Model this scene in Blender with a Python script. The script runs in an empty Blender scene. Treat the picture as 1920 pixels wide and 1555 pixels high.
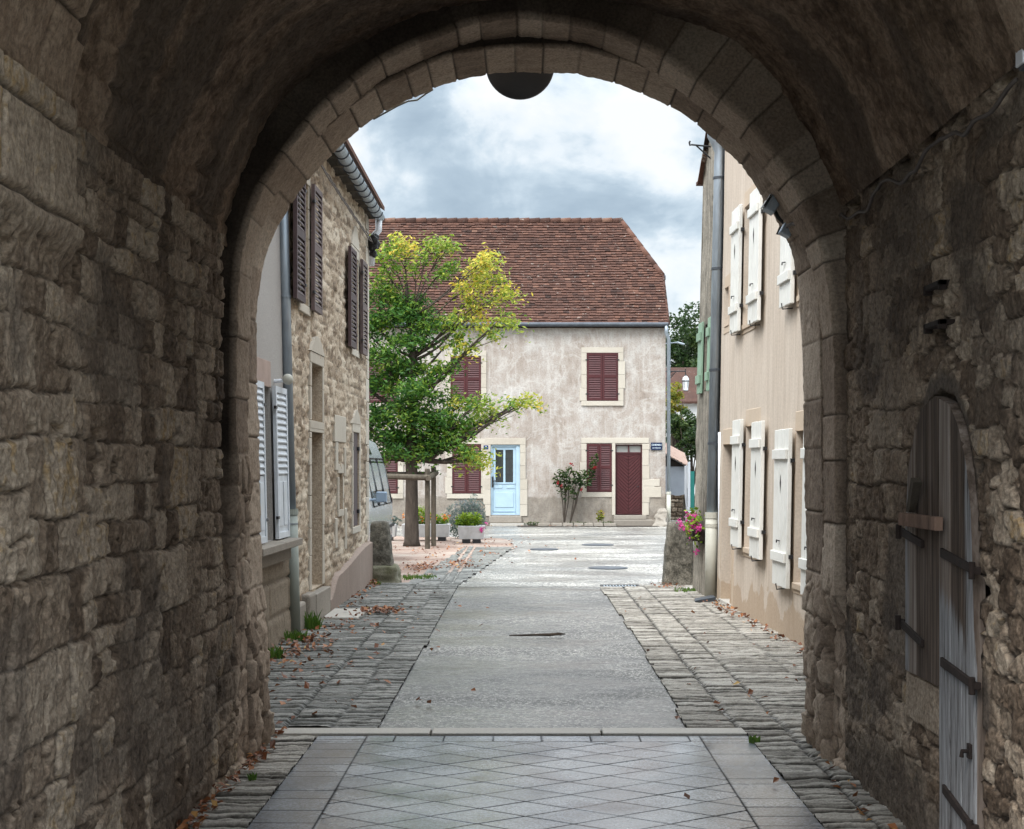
import bpy, bmesh, math, random
import numpy as np
from mathutils import Vector, Matrix

random.seed(7)
RNG = np.random.default_rng(11)
scene = bpy.context.scene
COL = scene.collection
F, CX, CY, H = 2800.0, 985.0, 875.0, 1.75       # focal length in photo pixels, vanishing point, eye height


def at(px, py, d):
    return ((px - CX) * d / F, d, H - (py - CY) * d / F)


# ------------------------------------------------------------------ noise
def _hash(ix, iy, seed):
    n = (ix.astype(np.int64) * 374761393 + iy.astype(np.int64) * 668265263 + seed * 1274126177) & 0x7fffffff
    n = ((n ^ (n >> 13)) * 1274126177) & 0x7fffffff
    n = (n ^ (n >> 16)) & 0xffff
    return n / 65535.0


def vnoise(x, y, seed=0):
    x = np.asarray(x, float); y = np.asarray(y, float)
    ix = np.floor(x); iy = np.floor(y)
    fx = x - ix; fy = y - iy
    fx = fx * fx * (3 - 2 * fx); fy = fy * fy * (3 - 2 * fy)
    a = _hash(ix, iy, seed); b = _hash(ix + 1, iy, seed)
    c = _hash(ix, iy + 1, seed); d = _hash(ix + 1, iy + 1, seed)
    return (a * (1 - fx) + b * fx) * (1 - fy) + (c * (1 - fx) + d * fx) * fy


def fbm(x, y, seed=0, octs=4):
    s = 0; a = .5; t = 0
    for k in range(octs):
        s = s + a * vnoise(x * 2 ** k + 17.3 * k, y * 2 ** k - 9.1 * k, seed + k); t += a; a *= .5
    return s / t


def sstep(a, b, x):
    t = np.clip((x - a) / (b - a), 0, 1)
    return t * t * (3 - 2 * t)


def rubble(u, v, seed, ch=(.12, .22), sw=(.14, .42), edge=.025, warp=.03):
    """coursed stones: height 0..1, tint per stone, mortar mask, second random per stone"""
    rg = np.random.default_rng(seed)
    uu = u + warp * 2 * (fbm(u * 5, v * 5, seed + 5, 3) - .5) + warp * .5 * (fbm(u * 22, v * 22, seed + 6, 2) - .5)
    vv = v + warp * 2.2 * (fbm(u * 3, v * 4, seed + 15, 3) - .5) + warp * .5 * (fbm(u * 22, v * 22, seed + 16, 2) - .5)
    lo, hi = vv.min() - .3, vv.max() + .5
    b = [lo]
    while b[-1] < hi: b.append(b[-1] + rg.uniform(*ch))
    b = np.array(b)
    r = np.clip(np.searchsorted(b, vv) - 1, 0, len(b) - 2)
    dv = np.minimum(vv - b[r], b[r + 1] - vv)
    du = np.zeros_like(vv); kid = np.zeros_like(vv)
    ulo, uhi = uu.min() - .5, uu.max() + .6
    for row in range(len(b) - 1):
        m = r == row
        j = [ulo - rg.uniform(0, .3)]
        while j[-1] < uhi: j.append(j[-1] + rg.uniform(*sw))
        if not m.any(): continue
        j = np.array(j); x = uu[m]
        k = np.clip(np.searchsorted(j, x) - 1, 0, len(j) - 2)
        du[m] = np.minimum(x - j[k], j[k + 1] - x); kid[m] = k
    e = edge
    d = e - np.sqrt(np.maximum(e - du, 0) ** 2 + np.maximum(e - dv, 0) ** 2)
    q = np.clip(d / e, -1, 1)
    hgt = sstep(-.15, 1, q)
    tint = _hash(kid + 3, r + 11, seed)
    t2 = _hash(kid + 91, r + 57, seed + 3)
    return hgt, tint, 1 - sstep(.05, .5, q), t2


def cells(u, v, seed, cw=.26, chh=.24, edge=.03, warp=.03, jit=.75):
    """irregular uncoursed stones (jittered cells): same returns as rubble()"""
    uu = u + warp * 2 * (fbm(u * 6, v * 6, seed + 5, 3) - .5); vv = v + warp * 2 * (fbm(u * 6 + 40, v * 6, seed + 6, 3) - .5)
    a = uu / cw; b = vv / chh
    a = a + .5 * (np.floor(b) % 2)
    ia, ib = np.floor(a), np.floor(b)
    f1 = np.full_like(a, 9.); f2 = np.full_like(a, 9.); ka = ia.copy(); kb = ib.copy()
    for da in (-1, 0, 1):
        for db in (-1, 0, 1):
            ca, cb = ia + da, ib + db
            px = ca + .5 + jit * (_hash(ca, cb, seed) - .5); py = cb + .5 + jit * (_hash(ca, cb, seed + 1) - .5)
            wgt = .75 + .5 * _hash(ca, cb, seed + 2)
            d = (np.maximum(np.abs(a - px), np.abs(b - py)) * .65 + .35 * np.hypot(a - px, b - py)) * wgt
            nf = d < f1
            f2 = np.where(nf, f1, np.minimum(f2, d)); ka = np.where(nf, ca, ka); kb = np.where(nf, cb, kb); f1 = np.where(nf, d, f1)
    q = np.clip((f2 - f1) * min(cw, chh) / edge, 0, 1)
    return sstep(0, 1, q), _hash(ka, kb, seed + 3), 1 - sstep(.12, .5, q), _hash(ka, kb, seed + 4)


# ------------------------------------------------------------------ mesh helpers
def finish(o, parent=None, label=None, cat=None, group=None, kind=None):
    COL.objects.link(o)
    if parent is not None:
        o.parent = parent
        pm = Matrix.Identity(4); q = parent
        o.matrix_parent_inverse = parent_world(parent).inverted()
    if label: o['label'] = label
    if cat: o['category'] = cat
    if group: o['group'] = group
    if kind: o['kind'] = kind
    return o


def parent_world(p):
    m = Matrix.Translation(p.location) @ p.rotation_euler.to_matrix().to_4x4()
    if p.parent is not None:
        m = parent_world(p.parent) @ p.matrix_parent_inverse @ m
    return m


def thing(name, loc, label, cat, group=None):
    o = bpy.data.objects.new(name, None)
    o.empty_display_size = .2
    o.location = loc
    return finish(o, None, label, cat, group)


def np_mesh(name, V, Fq, mat, attrs=None, smooth=True):
    me = bpy.data.meshes.new(name)
    V = np.asarray(V, np.float32).reshape(-1, 3); Fq = np.asarray(Fq, np.int32)
    n = Fq.shape[1]
    me.vertices.add(len(V)); me.vertices.foreach_set('co', V.ravel())
    me.loops.add(Fq.size); me.loops.foreach_set('vertex_index', Fq.ravel())
    me.polygons.add(len(Fq))
    me.polygons.foreach_set('loop_start', np.arange(0, Fq.size, n, dtype=np.int32))
    me.polygons.foreach_set('loop_total', np.full(len(Fq), n, np.int32))
    me.polygons.foreach_set('use_smooth', np.full(len(Fq), smooth, bool))
    me.update(calc_edges=True); me.validate()
    for k, a in (attrs or {}).items():
        at_ = me.attributes.new(k, 'FLOAT', 'POINT')
        at_.data.foreach_set('value', np.asarray(a, np.float32).ravel())
    if mat: me.materials.append(mat)
    return me


def grid_faces(nu, nv, mask=None):
    i = np.arange(nu - 1)[:, None] * nv + np.arange(nv - 1)[None, :]
    f = np.stack([i, i + nv, i + nv + 1, i + 1], -1)
    if mask is not None: return f[mask]
    return f.reshape(-1, 4)


def grid(name, P, mat, parent=None, attrs=None, mask=None, smooth=True, extra=None, **kw):
    nu, nv = P.shape[:2]
    f = grid_faces(nu, nv, mask)
    V = P.reshape(-1, 3)
    at_ = {k: np.broadcast_to(a, (nu, nv)).ravel() for k, a in (attrs or {}).items()}
    if extra:                                   # extra quads (reveals)
        ev = np.array(extra, float).reshape(-1, 3)
        ef = np.arange(len(ev)).reshape(-1, 4) + len(V)
        V = np.vstack([V, ev]); f = np.vstack([f, ef])
        at_ = {k: np.concatenate([a, np.full(len(ev), .5 if k == 'tint' else 0)]) for k, a in at_.items()}
    o = bpy.data.objects.new(name, np_mesh(name, V, f, mat, at_, smooth))
    return finish(o, parent, **kw)


class MB:
    """collects boxes, tubes and free quads into ONE mesh; T maps local to world"""
    def __init__(self, T=None):
        self.v = []; self.f = []; self.t = []; self.T = T

    def add(self, pts, faces, tint=None):
        b = len(self.v)
        if tint is None: tint = random.random()
        for p in pts:
            self.v.append(tuple(self.T(*p)) if self.T else tuple(p)); self.t.append(tint)
        for f in faces: self.f.append(tuple(i + b for i in f))
        return self

    def hexa(self, p, tint=None):               # 0-3 bottom ring, 4-7 top ring
        return self.add(p, [(3, 2, 1, 0), (4, 5, 6, 7), (0, 1, 5, 4), (1, 2, 6, 5), (2, 3, 7, 6), (3, 0, 4, 7)], tint)

    def box(self, a0, a1, b0, b1, c0, c1, tint=None):
        return self.hexa([(a0, b0, c0), (a1, b0, c0), (a1, b1, c0), (a0, b1, c0),
                          (a0, b0, c1), (a1, b0, c1), (a1, b1, c1), (a0, b1, c1)], tint)

    def prism(self, poly, lo, hi, axis=2, tint=None):   # poly in the other two axes
        n = len(poly)
        def mk(a, b, c):
            return (c, a, b) if axis == 0 else ((a, c, b) if axis == 1 else (a, b, c))
        pts = [mk(a, b, lo) for a, b in poly] + [mk(a, b, hi) for a, b in poly]
        fs = [tuple(range(n))[::-1], tuple(range(n, 2 * n))] + [(i, (i + 1) % n, n + (i + 1) % n, n + i) for i in range(n)]
        return self.add(pts, fs, tint)

    def tube(self, pts, r, n=8, caps=True, tint=None):
        P = [Vector(p) for p in pts]
        rs = r if isinstance(r, (list, tuple)) else [r] * len(P)
        ring = []; up = None
        for i, p in enumerate(P):
            d = (P[min(i + 1, len(P) - 1)] - P[max(i - 1, 0)])
            if d.length < 1e-9: d = Vector((0, 0, 1))
            d.normalize()
            if up is None:
                up = Vector((0, 0, 1)) if abs(d.z) < .9 else Vector((1, 0, 0))
            x = (up - d * up.dot(d))
            if x.length < 1e-6: x = d.orthogonal()
            x.normalize(); y = d.cross(x); up = x
            for k in range(n):
                a = 2 * math.pi * k / n
                ring.append(tuple(p + (x * math.cos(a) + y * math.sin(a)) * rs[i]))
        fs = []
        for i in range(len(P) - 1):
            for k in range(n):
                a = i * n + k; b = i * n + (k + 1) % n
                fs.append((a, b, b + n, a + n))
        if caps:
            fs.append(tuple(range(n))[::-1]); fs.append(tuple(range((len(P) - 1) * n, len(P) * n)))
        return self.add(ring, fs, tint)

    def lathe(self, prof, origin, n=24, axis='z', caps=True, tint=None):   # prof [(r, h)]
        pts = []
        ox, oy, oz = origin
        for r, h in prof:
            for k in range(n):
                a = 2 * math.pi * k / n; c, s = r * math.cos(a), r * math.sin(a)
                pts.append((ox + c, oy + s, oz + h) if axis == 'z' else ((ox + c, oy + h, oz + s) if axis == 'y' else (ox + h, oy + c, oz + s)))
        fs = []
        for i in range(len(prof) - 1):
            for k in range(n):
                a = i * n + k; b = i * n + (k + 1) % n
                fs.append((a, b, b + n, a + n))
        if caps:
            fs.append(tuple(range(n))[::-1]); fs.append(tuple(range((len(prof) - 1) * n, len(prof) * n)))
        return self.add(pts, fs, tint)

    def ball(self, c, r, n=12, m=8, jit=0, sz=1, tint=None):
        pts = []; fs = []
        for i in range(m + 1):
            th = math.pi * i / m
            for k in range(n):
                a = 2 * math.pi * k / n
                q = r * (1 + random.uniform(-jit, jit))
                pts.append((c[0] + q * math.sin(th) * math.cos(a), c[1] + q * math.sin(th) * math.sin(a), c[2] + sz * q * math.cos(th)))
        for i in range(m):
            for k in range(n):
                a = i * n + k; b = i * n + (k + 1) % n
                fs.append((a, a + n, b + n, b))
        return self.add(pts, fs, tint)

    def build(self, name, mat, parent=None, smooth=False, bevel=0, seg=2, origin=None, **kw):
        me = bpy.data.meshes.new(name)
        v = self.v
        if parent is None:
            a = np.array(v)
            if origin is None:
                origin = ((a[:, 0].min() + a[:, 0].max()) / 2, (a[:, 1].min() + a[:, 1].max()) / 2, a[:, 2].min())
            v = [tuple(np.array(p) - np.array(origin)) for p in v]
        me.from_pydata(v, [], self.f)
        at_ = me.attributes.new('tint', 'FLOAT', 'POINT'); at_.data.foreach_set('value', np.array(self.t, np.float32))
        bm = bmesh.new(); bm.from_mesh(me)
        bmesh.ops.recalc_face_normals(bm, faces=bm.faces)
        bm.to_mesh(me); bm.free()
        if smooth: me.polygons.foreach_set('use_smooth', np.ones(len(me.polygons), bool))
        if mat: me.materials.append(mat)
        o = bpy.data.objects.new(name, me)
        if parent is None: o.location = origin
        if bevel:
            md = o.modifiers.new('bevel', 'BEVEL'); md.width = bevel; md.segments = seg; md.limit_method = 'ANGLE'
            md.angle_limit = math.radians(40)
        return finish(o, parent, **kw)


def each(boxes, name, mat, parent, T=None, bevel=0):
    """every box a part of its own"""
    for b in boxes:
        mb = MB(T); mb.box(*b); mb.build(name, mat, parent, bevel=bevel)


def leaf_cloud(name, centers, size, tints, mat, parent=None, aspect=2.2, droop=.3, **kw):
    """many separate leaf-sized folded faces"""
    C_ = np.asarray(centers, float); n = len(C_)
    s = size * RNG.uniform(.6, 1.3, n)[:, None]
    d = RNG.normal(size=(n, 3)); d[:, 2] = d[:, 2] * .5 - droop
    d /= np.linalg.norm(d, axis=1)[:, None]
    w = RNG.normal(size=(n, 3)); w -= d * (w * d).sum(1)[:, None]
    w /= np.linalg.norm(w, axis=1)[:, None]
    nrm = np.cross(d, w)
    a = C_ - d * s * .5; b = C_ + d * s * .5
    l = C_ + w * s / aspect * .5 + nrm * s * .06; r = C_ - w * s / aspect * .5 + nrm * s * .06
    V = np.stack([a, l, b, r], 1).reshape(-1, 3)
    Fq = np.arange(4 * n).reshape(-1, 4)
    org = np.zeros(3)
    if parent is None:
        org = np.array([V[:, 0].mean(), V[:, 1].mean(), V[:, 2].min()]); V = V - org
    o = bpy.data.objects.new(name, np_mesh(name, V, Fq, mat, {'tint': np.repeat(tints, 4)}, False))
    if parent is None: o.location = org
    return finish(o, parent, **kw)


# ------------------------------------------------------------------ materials
class NB:
    def __init__(self, name):
        self.m = bpy.data.materials.new(name); self.m.use_nodes = True
        self.t = self.m.node_tree; self.t.nodes.clear()
        self.out = self.n('ShaderNodeOutputMaterial'); self.tc = self.n('ShaderNodeTexCoord')

    def n(self, ty, **kw):
        nd = self.t.nodes.new(ty)
        for k, v in kw.items(): setattr(nd, k, v)
        return nd

    def l(self, a, b): self.t.links.new(a, b)

    def put(self, sock, v):
        if isinstance(v, (int, float)): sock.default_value = v
        elif isinstance(v, tuple): sock.default_value = (*v, 1) if len(v) == 3 and sock.type == 'RGBA' else v
        else: self.l(v, sock)

    def math(self, op, a, b=0., clamp=False):
        nd = self.n('ShaderNodeMath', operation=op); nd.use_clamp = clamp
        self.put(nd.inputs[0], a); self.put(nd.inputs[1], b); return nd.outputs[0]

    def noise(self, scale, detail=6, rough=.6, vec=None, stretch=None, dist=0):
        nd = self.n('ShaderNodeTexNoise'); nd.inputs['Scale'].default_value = scale
        nd.inputs['Detail'].default_value = detail; nd.inputs['Roughness'].default_value = rough
        nd.inputs['Distortion'].default_value = dist
        v = vec or self.tc.outputs['Object']
        if stretch:
            mp = self.n('ShaderNodeMapping'); mp.inputs['Scale'].default_value = stretch
            self.l(v, mp.inputs['Vector']); v = mp.outputs['Vector']
        self.l(v, nd.inputs['Vector']); return nd.outputs['Fac']

    def ramp(self, fac, stops, interp='LINEAR'):
        nd = self.n('ShaderNodeValToRGB'); cr = nd.color_ramp; cr.interpolation = interp
        while len(cr.elements) < len(stops): cr.elements.new(.5)
        for e, (p, c_) in zip(cr.elements, stops):
            e.position = p; e.color = (*c_, 1) if not isinstance(c_, (int, float)) else (c_, c_, c_, 1)
        self.put(nd.inputs[0], fac); return nd.outputs[0]

    def mix(self, fac, a, b, mode='MIX'):
        nd = self.n('ShaderNodeMix', data_type='RGBA', blend_type=mode)
        self.put(nd.inputs[0], fac); self.put(nd.inputs[6], a); self.put(nd.inputs[7], b); return nd.outputs[2]

    def attr(self, name):
        nd = self.n('ShaderNodeAttribute'); nd.attribute_name = name; return nd.outputs['Fac']

    def sep(self, v=None):
        nd = self.n('ShaderNodeSeparateXYZ'); self.l(v or self.tc.outputs['Object'], nd.inputs[0]); return nd.outputs

    def bump(self, h, strength=.5, dist=.01, prev=None):
        nd = self.n('ShaderNodeBump'); nd.inputs['Strength'].default_value = strength; nd.inputs['Distance'].default_value = dist
        self.put(nd.inputs['Height'], h)
        if prev: self.l(prev, nd.inputs['Normal'])
        return nd.outputs[0]

    def done(self, col, rough=.85, normal=None, spec=.3, metal=0., trans=0., coat=0., crough=.2, cior=1.5):
        p = self.n('ShaderNodeBsdfPrincipled')
        self.put(p.inputs['Base Color'], col); self.put(p.inputs['Roughness'], rough)
        self.put(p.inputs['Specular IOR Level'], spec); self.put(p.inputs['Metallic'], metal)
        if normal: self.l(normal, p.inputs['Normal'])
        if coat:
            self.put(p.inputs['Coat Weight'], coat); self.put(p.inputs['Coat Roughness'], crough); p.inputs['Coat IOR'].default_value = cior
            if normal: self.l(normal, p.inputs['Coat Normal'])
        res = p.outputs[0]
        if trans:
            tr = self.n('ShaderNodeBsdfTranslucent'); self.put(tr.inputs[0], col)
            ms = self.n('ShaderNodeMixShader'); ms.inputs[0].default_value = trans
            self.l(res, ms.inputs[1]); self.l(tr.outputs[0], ms.inputs[2]); res = ms.outputs[0]
        self.l(res, self.out.inputs[0]); return self.m


def stone(name, stops, mortar=None, wt=.6, wn=.5, wl=.4, off=0., s1=9., sl=1.3, bump=.5, bdist=.012, rough=.9, spec=.2, speck=.5, stretch=None, fine=70.):
    b = NB(name)
    n1 = b.noise(s1, 8, .65, stretch=stretch); nl = b.noise(sl, 3, .5); nf = b.noise(fine, 4, .7)
    f = b.math('MULTIPLY', b.attr('tint'), wt)
    f = b.math('ADD', f, b.math('MULTIPLY', b.math('SUBTRACT', n1, .5), wn))
    f = b.math('ADD', f, b.math('MULTIPLY', b.math('SUBTRACT', nl, .5), wl))
    f = b.math('ADD', f, off + .5 - wt / 2, True)
    c_ = b.ramp(f, stops)
    if mortar:
        mm = b.ramp(b.noise(14, 6, .6), [(.3, tuple(x * .7 for x in mortar)), (.7, tuple(min(1, x * 1.25) for x in mortar))])
        c_ = b.mix(b.attr('mortar'), c_, mm)
    sp = b.ramp(nf, [(.3, 1 - speck), (.62, 1.0), (.8, 1.0)])
    c_ = b.mix(1., c_, sp, 'MULTIPLY')
    h = b.math('ADD', b.math('MULTIPLY', n1, .7), b.math('MULTIPLY', nf, .3))
    return b.done(c_, rough, b.bump(h, bump, bdist), spec)


def plain(name, col, var=.15, rough=.6, scale=6., bump=.1, metal=0., spec=.4, stretch=None, dirt=None, wt=0.):
    b = NB(name)
    n1 = b.noise(scale, 6, .6, stretch=stretch)
    f = b.math('ADD', n1, b.math('MULTIPLY', b.math('SUBTRACT', b.attr('tint'), .5), wt), True)
    lo = tuple(x * (1 - var) for x in col); hi = tuple(min(1, x * (1 + var)) for x in col)
    c_ = b.ramp(f, [(.25, lo), (.75, hi)])
    if dirt:
        dn = b.ramp(b.noise(scale * .6, 8, .7, stretch=stretch), [(.52, 0.), (.72, 1.)])
        c_ = b.mix(b.math('MULTIPLY', dn, .6), c_, dirt)
    nf = b.noise(scale * 9, 3, .6, stretch=stretch)
    return b.done(c_, rough, b.bump(nf, bump, .004) if bump else None, spec, metal)
CLOUD_OFF = (0.0, 0.0, 0.0)
CLOUD_ST, SUN_E, EXPO = .63, 1.7, 0.74
SKY_ZEN, SKY_GLOW = 5.5, 1.6
PASS_BACK = 3.4
# ------------------------------------------------------------------ camera, sky, sun
cam = bpy.data.cameras.new('camera'); cam_o = bpy.data.objects.new('camera', cam); COL.objects.link(cam_o)
cam_o.location = (0, 0, H); cam_o.rotation_euler = (math.radians(90), 0, 0)
cam.sensor_width = 36; cam.lens = 36 * F / 1920
cam.shift_x = -(CX - 960) / 1920; cam.shift_y = (CY - 777.5) / 1920
cam.clip_end = 2000; cam.clip_start = .05
scene.camera = cam_o

SUN_EL, SUN_AZ = 52, 215          # degrees; azimuth clockwise from +Y: behind the camera, to the left
w = bpy.data.worlds.new('World'); scene.world = w; w.use_nodes = True
nt = w.node_tree; nt.nodes.clear()
def wn(ty, **kw):
    nd = nt.nodes.new(ty)
    for k, v in kw.items(): setattr(nd, k, v)
    return nd
sky = wn('ShaderNodeTexSky', sky_type='NISHITA'); sky.sun_disc = False
sky.sun_elevation = math.radians(SUN_EL); sky.sun_rotation = math.radians(SUN_AZ)
tcw = wn('ShaderNodeTexCoord'); sp_ = wn('ShaderNodeSeparateXYZ'); nt.links.new(tcw.outputs['Generated'], sp_.inputs[0])
def wm(op, a, b=0.):
    nd = wn('ShaderNodeMath', operation=op)
    for i, v in enumerate((a, b)):
        if isinstance(v, (int, float)): nd.inputs[i].default_value = v
        else: nt.links.new(v, nd.inputs[i])
    return nd.outputs[0]
cmb = wn('ShaderNodeCombineXYZ')
nt.links.new(sp_.outputs[0], cmb.inputs[0]); nt.links.new(sp_.outputs[1], cmb.inputs[1]); nt.links.new(wm('MULTIPLY', sp_.outputs[2], 1.5), cmb.inputs[2])
def wnoise(scale, det, rough=.55, off=(0, 0, 0), dist=0.):
    mp = wn('ShaderNodeMapping'); mp.inputs['Location'].default_value = off
    nt.links.new(cmb.outputs[0], mp.inputs['Vector'])
    nd = wn('ShaderNodeTexNoise'); nd.inputs['Scale'].default_value = scale; nd.inputs['Detail'].default_value = det
    nd.inputs['Roughness'].default_value = rough; nd.inputs['Distortion'].default_value = dist
    nt.links.new(mp.outputs[0], nd.inputs['Vector']); return nd.outputs['Fac']
cl1 = wnoise(5.2, 12, .52, CLOUD_OFF, .35); cl2 = wnoise(15., 10, .56, (4.1, 1.3, 2.), .3)
cf = wm('ADD', wm('MULTIPLY', cl1, .72), wm('MULTIPLY', cl2, .28))
cr = wn('ShaderNodeValToRGB'); nt.links.new(cf, cr.inputs[0])
els = [(.36, (.36, .46, .56)), (.435, (.46, .57, .67)), (.475, (.62, .73, .82)), (.505, (.84, .91, .96)), (.55, (.97, .99, 1.0))]
while len(cr.color_ramp.elements) < len(els): cr.color_ramp.elements.new(.5)
for e, (p, c_) in zip(cr.color_ramp.elements, els): e.position = p; e.color = (*c_, 1)
bgs = wn('ShaderNodeBackground'); bgs.inputs[1].default_value = .1; nt.links.new(sky.outputs[0], bgs.inputs[0])
bgc = wn('ShaderNodeBackground'); nt.links.new(cr.outputs[0], bgc.inputs[0])
# overcast sky: brighter towards the zenith and around the veiled sun
saz, sel = math.radians(SUN_AZ), math.radians(SUN_EL)
dp = wn('ShaderNodeVectorMath', operation='DOT_PRODUCT'); nt.links.new(tcw.outputs['Generated'], dp.inputs[0])
dp.inputs[1].default_value = (math.sin(saz) * math.cos(sel), math.cos(saz) * math.cos(sel), math.sin(sel))
glow = wm('POWER', wm('MAXIMUM', dp.outputs['Value'], 0.), 3.)
zen = wm('MAXIMUM', wm('SUBTRACT', sp_.outputs[2], .235), 0.)
nt.links.new(wm('MULTIPLY', wm('ADD', wm('ADD', wm('MULTIPLY', zen, SKY_ZEN), wm('MULTIPLY', glow, SKY_GLOW)), 1.), CLOUD_ST), bgc.inputs[1])
mxs = wn('ShaderNodeMixShader'); mxs.inputs[0].default_value = .93
nt.links.new(bgs.outputs[0], mxs.inputs[1]); nt.links.new(bgc.outputs[0], mxs.inputs[2])
ow = wn('ShaderNodeOutputWorld'); nt.links.new(mxs.outputs[0], ow.inputs[0])

sl = bpy.data.lights.new('sun', 'SUN'); sl.energy = SUN_E; sl.angle = math.radians(22); sl.color = (1, .96, .9)
so = bpy.data.objects.new('sun', sl); COL.objects.link(so)
az, el = math.radians(SUN_AZ), math.radians(SUN_EL)
dirv = Vector((math.sin(az) * math.cos(el), math.cos(az) * math.cos(el), math.sin(el)))
so.rotation_euler = dirv.to_track_quat('Z', 'Y').to_euler(); so.location = (0, -5, 20)
scene.view_settings.view_transform = 'Standard'; scene.view_settings.look = 'None'
scene.view_settings.exposure = EXPO; scene.view_settings.gamma = 1
scene.cycles.max_bounces = 8; scene.cycles.diffuse_bounces = 5; scene.cycles.glossy_bounces = 3
scene.cycles.use_denoising = True
scene.cycles.caustics_reflective = False; scene.cycles.caustics_refractive = False

# ------------------------------------------------------------------ materials
M = {}
M['tunnel'] = stone('tunnel_rubble', [(0, (.095, .066, .046)), (.25, (.22, .160, .115)), (.5, (.39, .300, .222)), (.8, (.57, .465, .36)), (1, (.50, .35, .19))],
                    mortar=(.16, .130, .106), wt=.75, wn=1.1, s1=19, bump=1., bdist=.022, speck=.6, fine=48.)
M['ashlar'] = stone('ashlar_stone', [(0, (.18, .130, .096)), (.25, (.34, .258, .195)), (.5, (.53, .415, .32)), (.75, (.67, .545, .43)), (1, (.74, .63, .51))],
                    mortar=(.042, .032, .026), wt=.6, wn=.6, s1=9, bump=.6, bdist=.012, speck=.5, fine=60.)  # dark mortar tone: joints, and the shade painted on the arch faces
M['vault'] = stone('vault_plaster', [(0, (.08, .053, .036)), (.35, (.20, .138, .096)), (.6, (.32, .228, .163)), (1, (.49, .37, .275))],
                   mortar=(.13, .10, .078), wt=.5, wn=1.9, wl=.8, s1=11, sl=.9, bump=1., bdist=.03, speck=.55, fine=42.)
M['house_rubble'] = stone('house_rubble', [(0, (.19, .140, .10)), (.3, (.41, .318, .232)), (.6, (.60, .49, .375)), (1, (.74, .645, .52))],
                          mortar=(.25, .205, .16), wt=.8, wn=.8, s1=18, bump=.8, bdist=.02, speck=.5, fine=45.)
M['dressed'] = stone('dressed_stone', [(0, (.37, .32, .265)), (.5, (.51, .46, .39)), (1, (.60, .56, .49))], wt=.3, wn=.5, s1=5, bump=.2, bdist=.005, speck=.2, mortar=(.3, .25, .19))
M['greystone'] = stone('grey_limestone', [(0, (.20, .17, .14)), (.5, (.31, .275, .235)), (1, (.42, .385, .34))], wt=.3, s1=6, bump=.4, bdist=.01, speck=.4)
M['guard'] = stone('guard_stone', [(0, (.055, .05, .04)), (.35, (.12, .11, .09)), (.6, (.22, .20, .165)), (1, (.36, .33, .27))], wt=.2, wn=1.7, wl=.7, s1=11, bump=1., bdist=.03, speck=.6, fine=45.)
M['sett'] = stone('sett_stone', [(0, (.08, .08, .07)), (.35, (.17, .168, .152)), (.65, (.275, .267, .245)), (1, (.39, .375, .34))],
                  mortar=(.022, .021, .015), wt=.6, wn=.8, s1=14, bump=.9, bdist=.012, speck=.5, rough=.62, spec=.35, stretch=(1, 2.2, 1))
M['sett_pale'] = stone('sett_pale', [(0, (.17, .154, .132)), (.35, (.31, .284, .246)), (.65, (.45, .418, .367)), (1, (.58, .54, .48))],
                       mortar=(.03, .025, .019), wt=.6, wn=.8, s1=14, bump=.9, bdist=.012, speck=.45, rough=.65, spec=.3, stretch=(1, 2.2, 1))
M['strip'] = stone('threshold_stone', [(0, (.36, .33, .29)), (1, (.58, .55, .50))], wt=.4, s1=6, bump=.2, bdist=.004, rough=.5, speck=.25, mortar=(.06, .055, .05))
M['plaster_grey'] = stone('grey_roughcast', [(0, (.33, .31, .29)), (.5, (.41, .385, .365)), (1, (.49, .465, .445))], wt=.1, wn=.4, s1=30, bump=.6, bdist=.006, speck=.35, fine=110)
M['block'] = stone('rough_block', [(0, (.19, .15, .11)), (.5, (.31, .255, .195)), (1, (.42, .36, .29))], mortar=(.18, .15, .12), wt=.3, wn=.9, s1=26, bump=.8, bdist=.012, speck=.5)

def far_plaster():
    b = NB('old_mottled_plaster'); o = b.tc.outputs['Object']
    n1 = b.noise(.9, 8, .68); n2 = b.noise(4.5, 7, .7, stretch=(1, 1, .55)); n3 = b.noise(26, 5, .7)
    z = b.sep()[2]
    f = b.math('ADD', b.math('MULTIPLY', n1, .55), b.math('MULTIPLY', n2, .45))
    f = b.math('ADD', f, b.math('MULTIPLY', b.math('SUBTRACT', z, 3.4), .010))
    c_ = b.ramp(f, [(.28, (.20, .158, .13)), (.42, (.325, .272, .234)), (.53, (.415, .37, .335)), (.64, (.50, .475, .45)), (.76, (.60, .595, .58))])
    # pale wandering repair streaks
    w1 = b.noise(1.1, 5, .5, dist=1.0)
    line = b.ramp(b.math('ABSOLUTE', b.math('SUBTRACT', w1, .5)), [(0., 1.), (.012, .6), (.03, 0.)])
    c_ = b.mix(b.math('MULTIPLY', line, .28), c_, (.66, .64, .61))
    st = b.ramp(b.noise(2.2, 6, .6, stretch=(3.5, 1, .25)), [(.52, 0.), (.7, 1.)])
    c_ = b.mix(b.math('MULTIPLY', st, .35), c_, (.66, .64, .61))
    # the cement plinth, its own uneven top
    zb = b.math('ADD', z, b.math('MULTIPLY', b.math('SUBTRACT', b.noise(1.6, 5, .6), .5), .25))
    pl = b.ramp(zb, [(.80, 1.), (.86, 0.)])
    pc = b.ramp(b.noise(3.2, 7, .65), [(.3, (.15, .125, .10)), (.5, (.24, .21, .175)), (.7, (.36, .315, .26))])
    c_ = b.mix(b.math('MULTIPLY', pl, .78), c_, pc)
    sp = b.ramp(n3, [(.3, .72), (.55, 1.)]); c_ = b.mix(1., c_, sp, 'MULTIPLY')
    h = b.math('ADD', n2, b.math('MULTIPLY', n3, .5))
    return b.done(c_, .93, b.bump(h, .5, .02), .1)
M['far_plaster'] = far_plaster()

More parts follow.
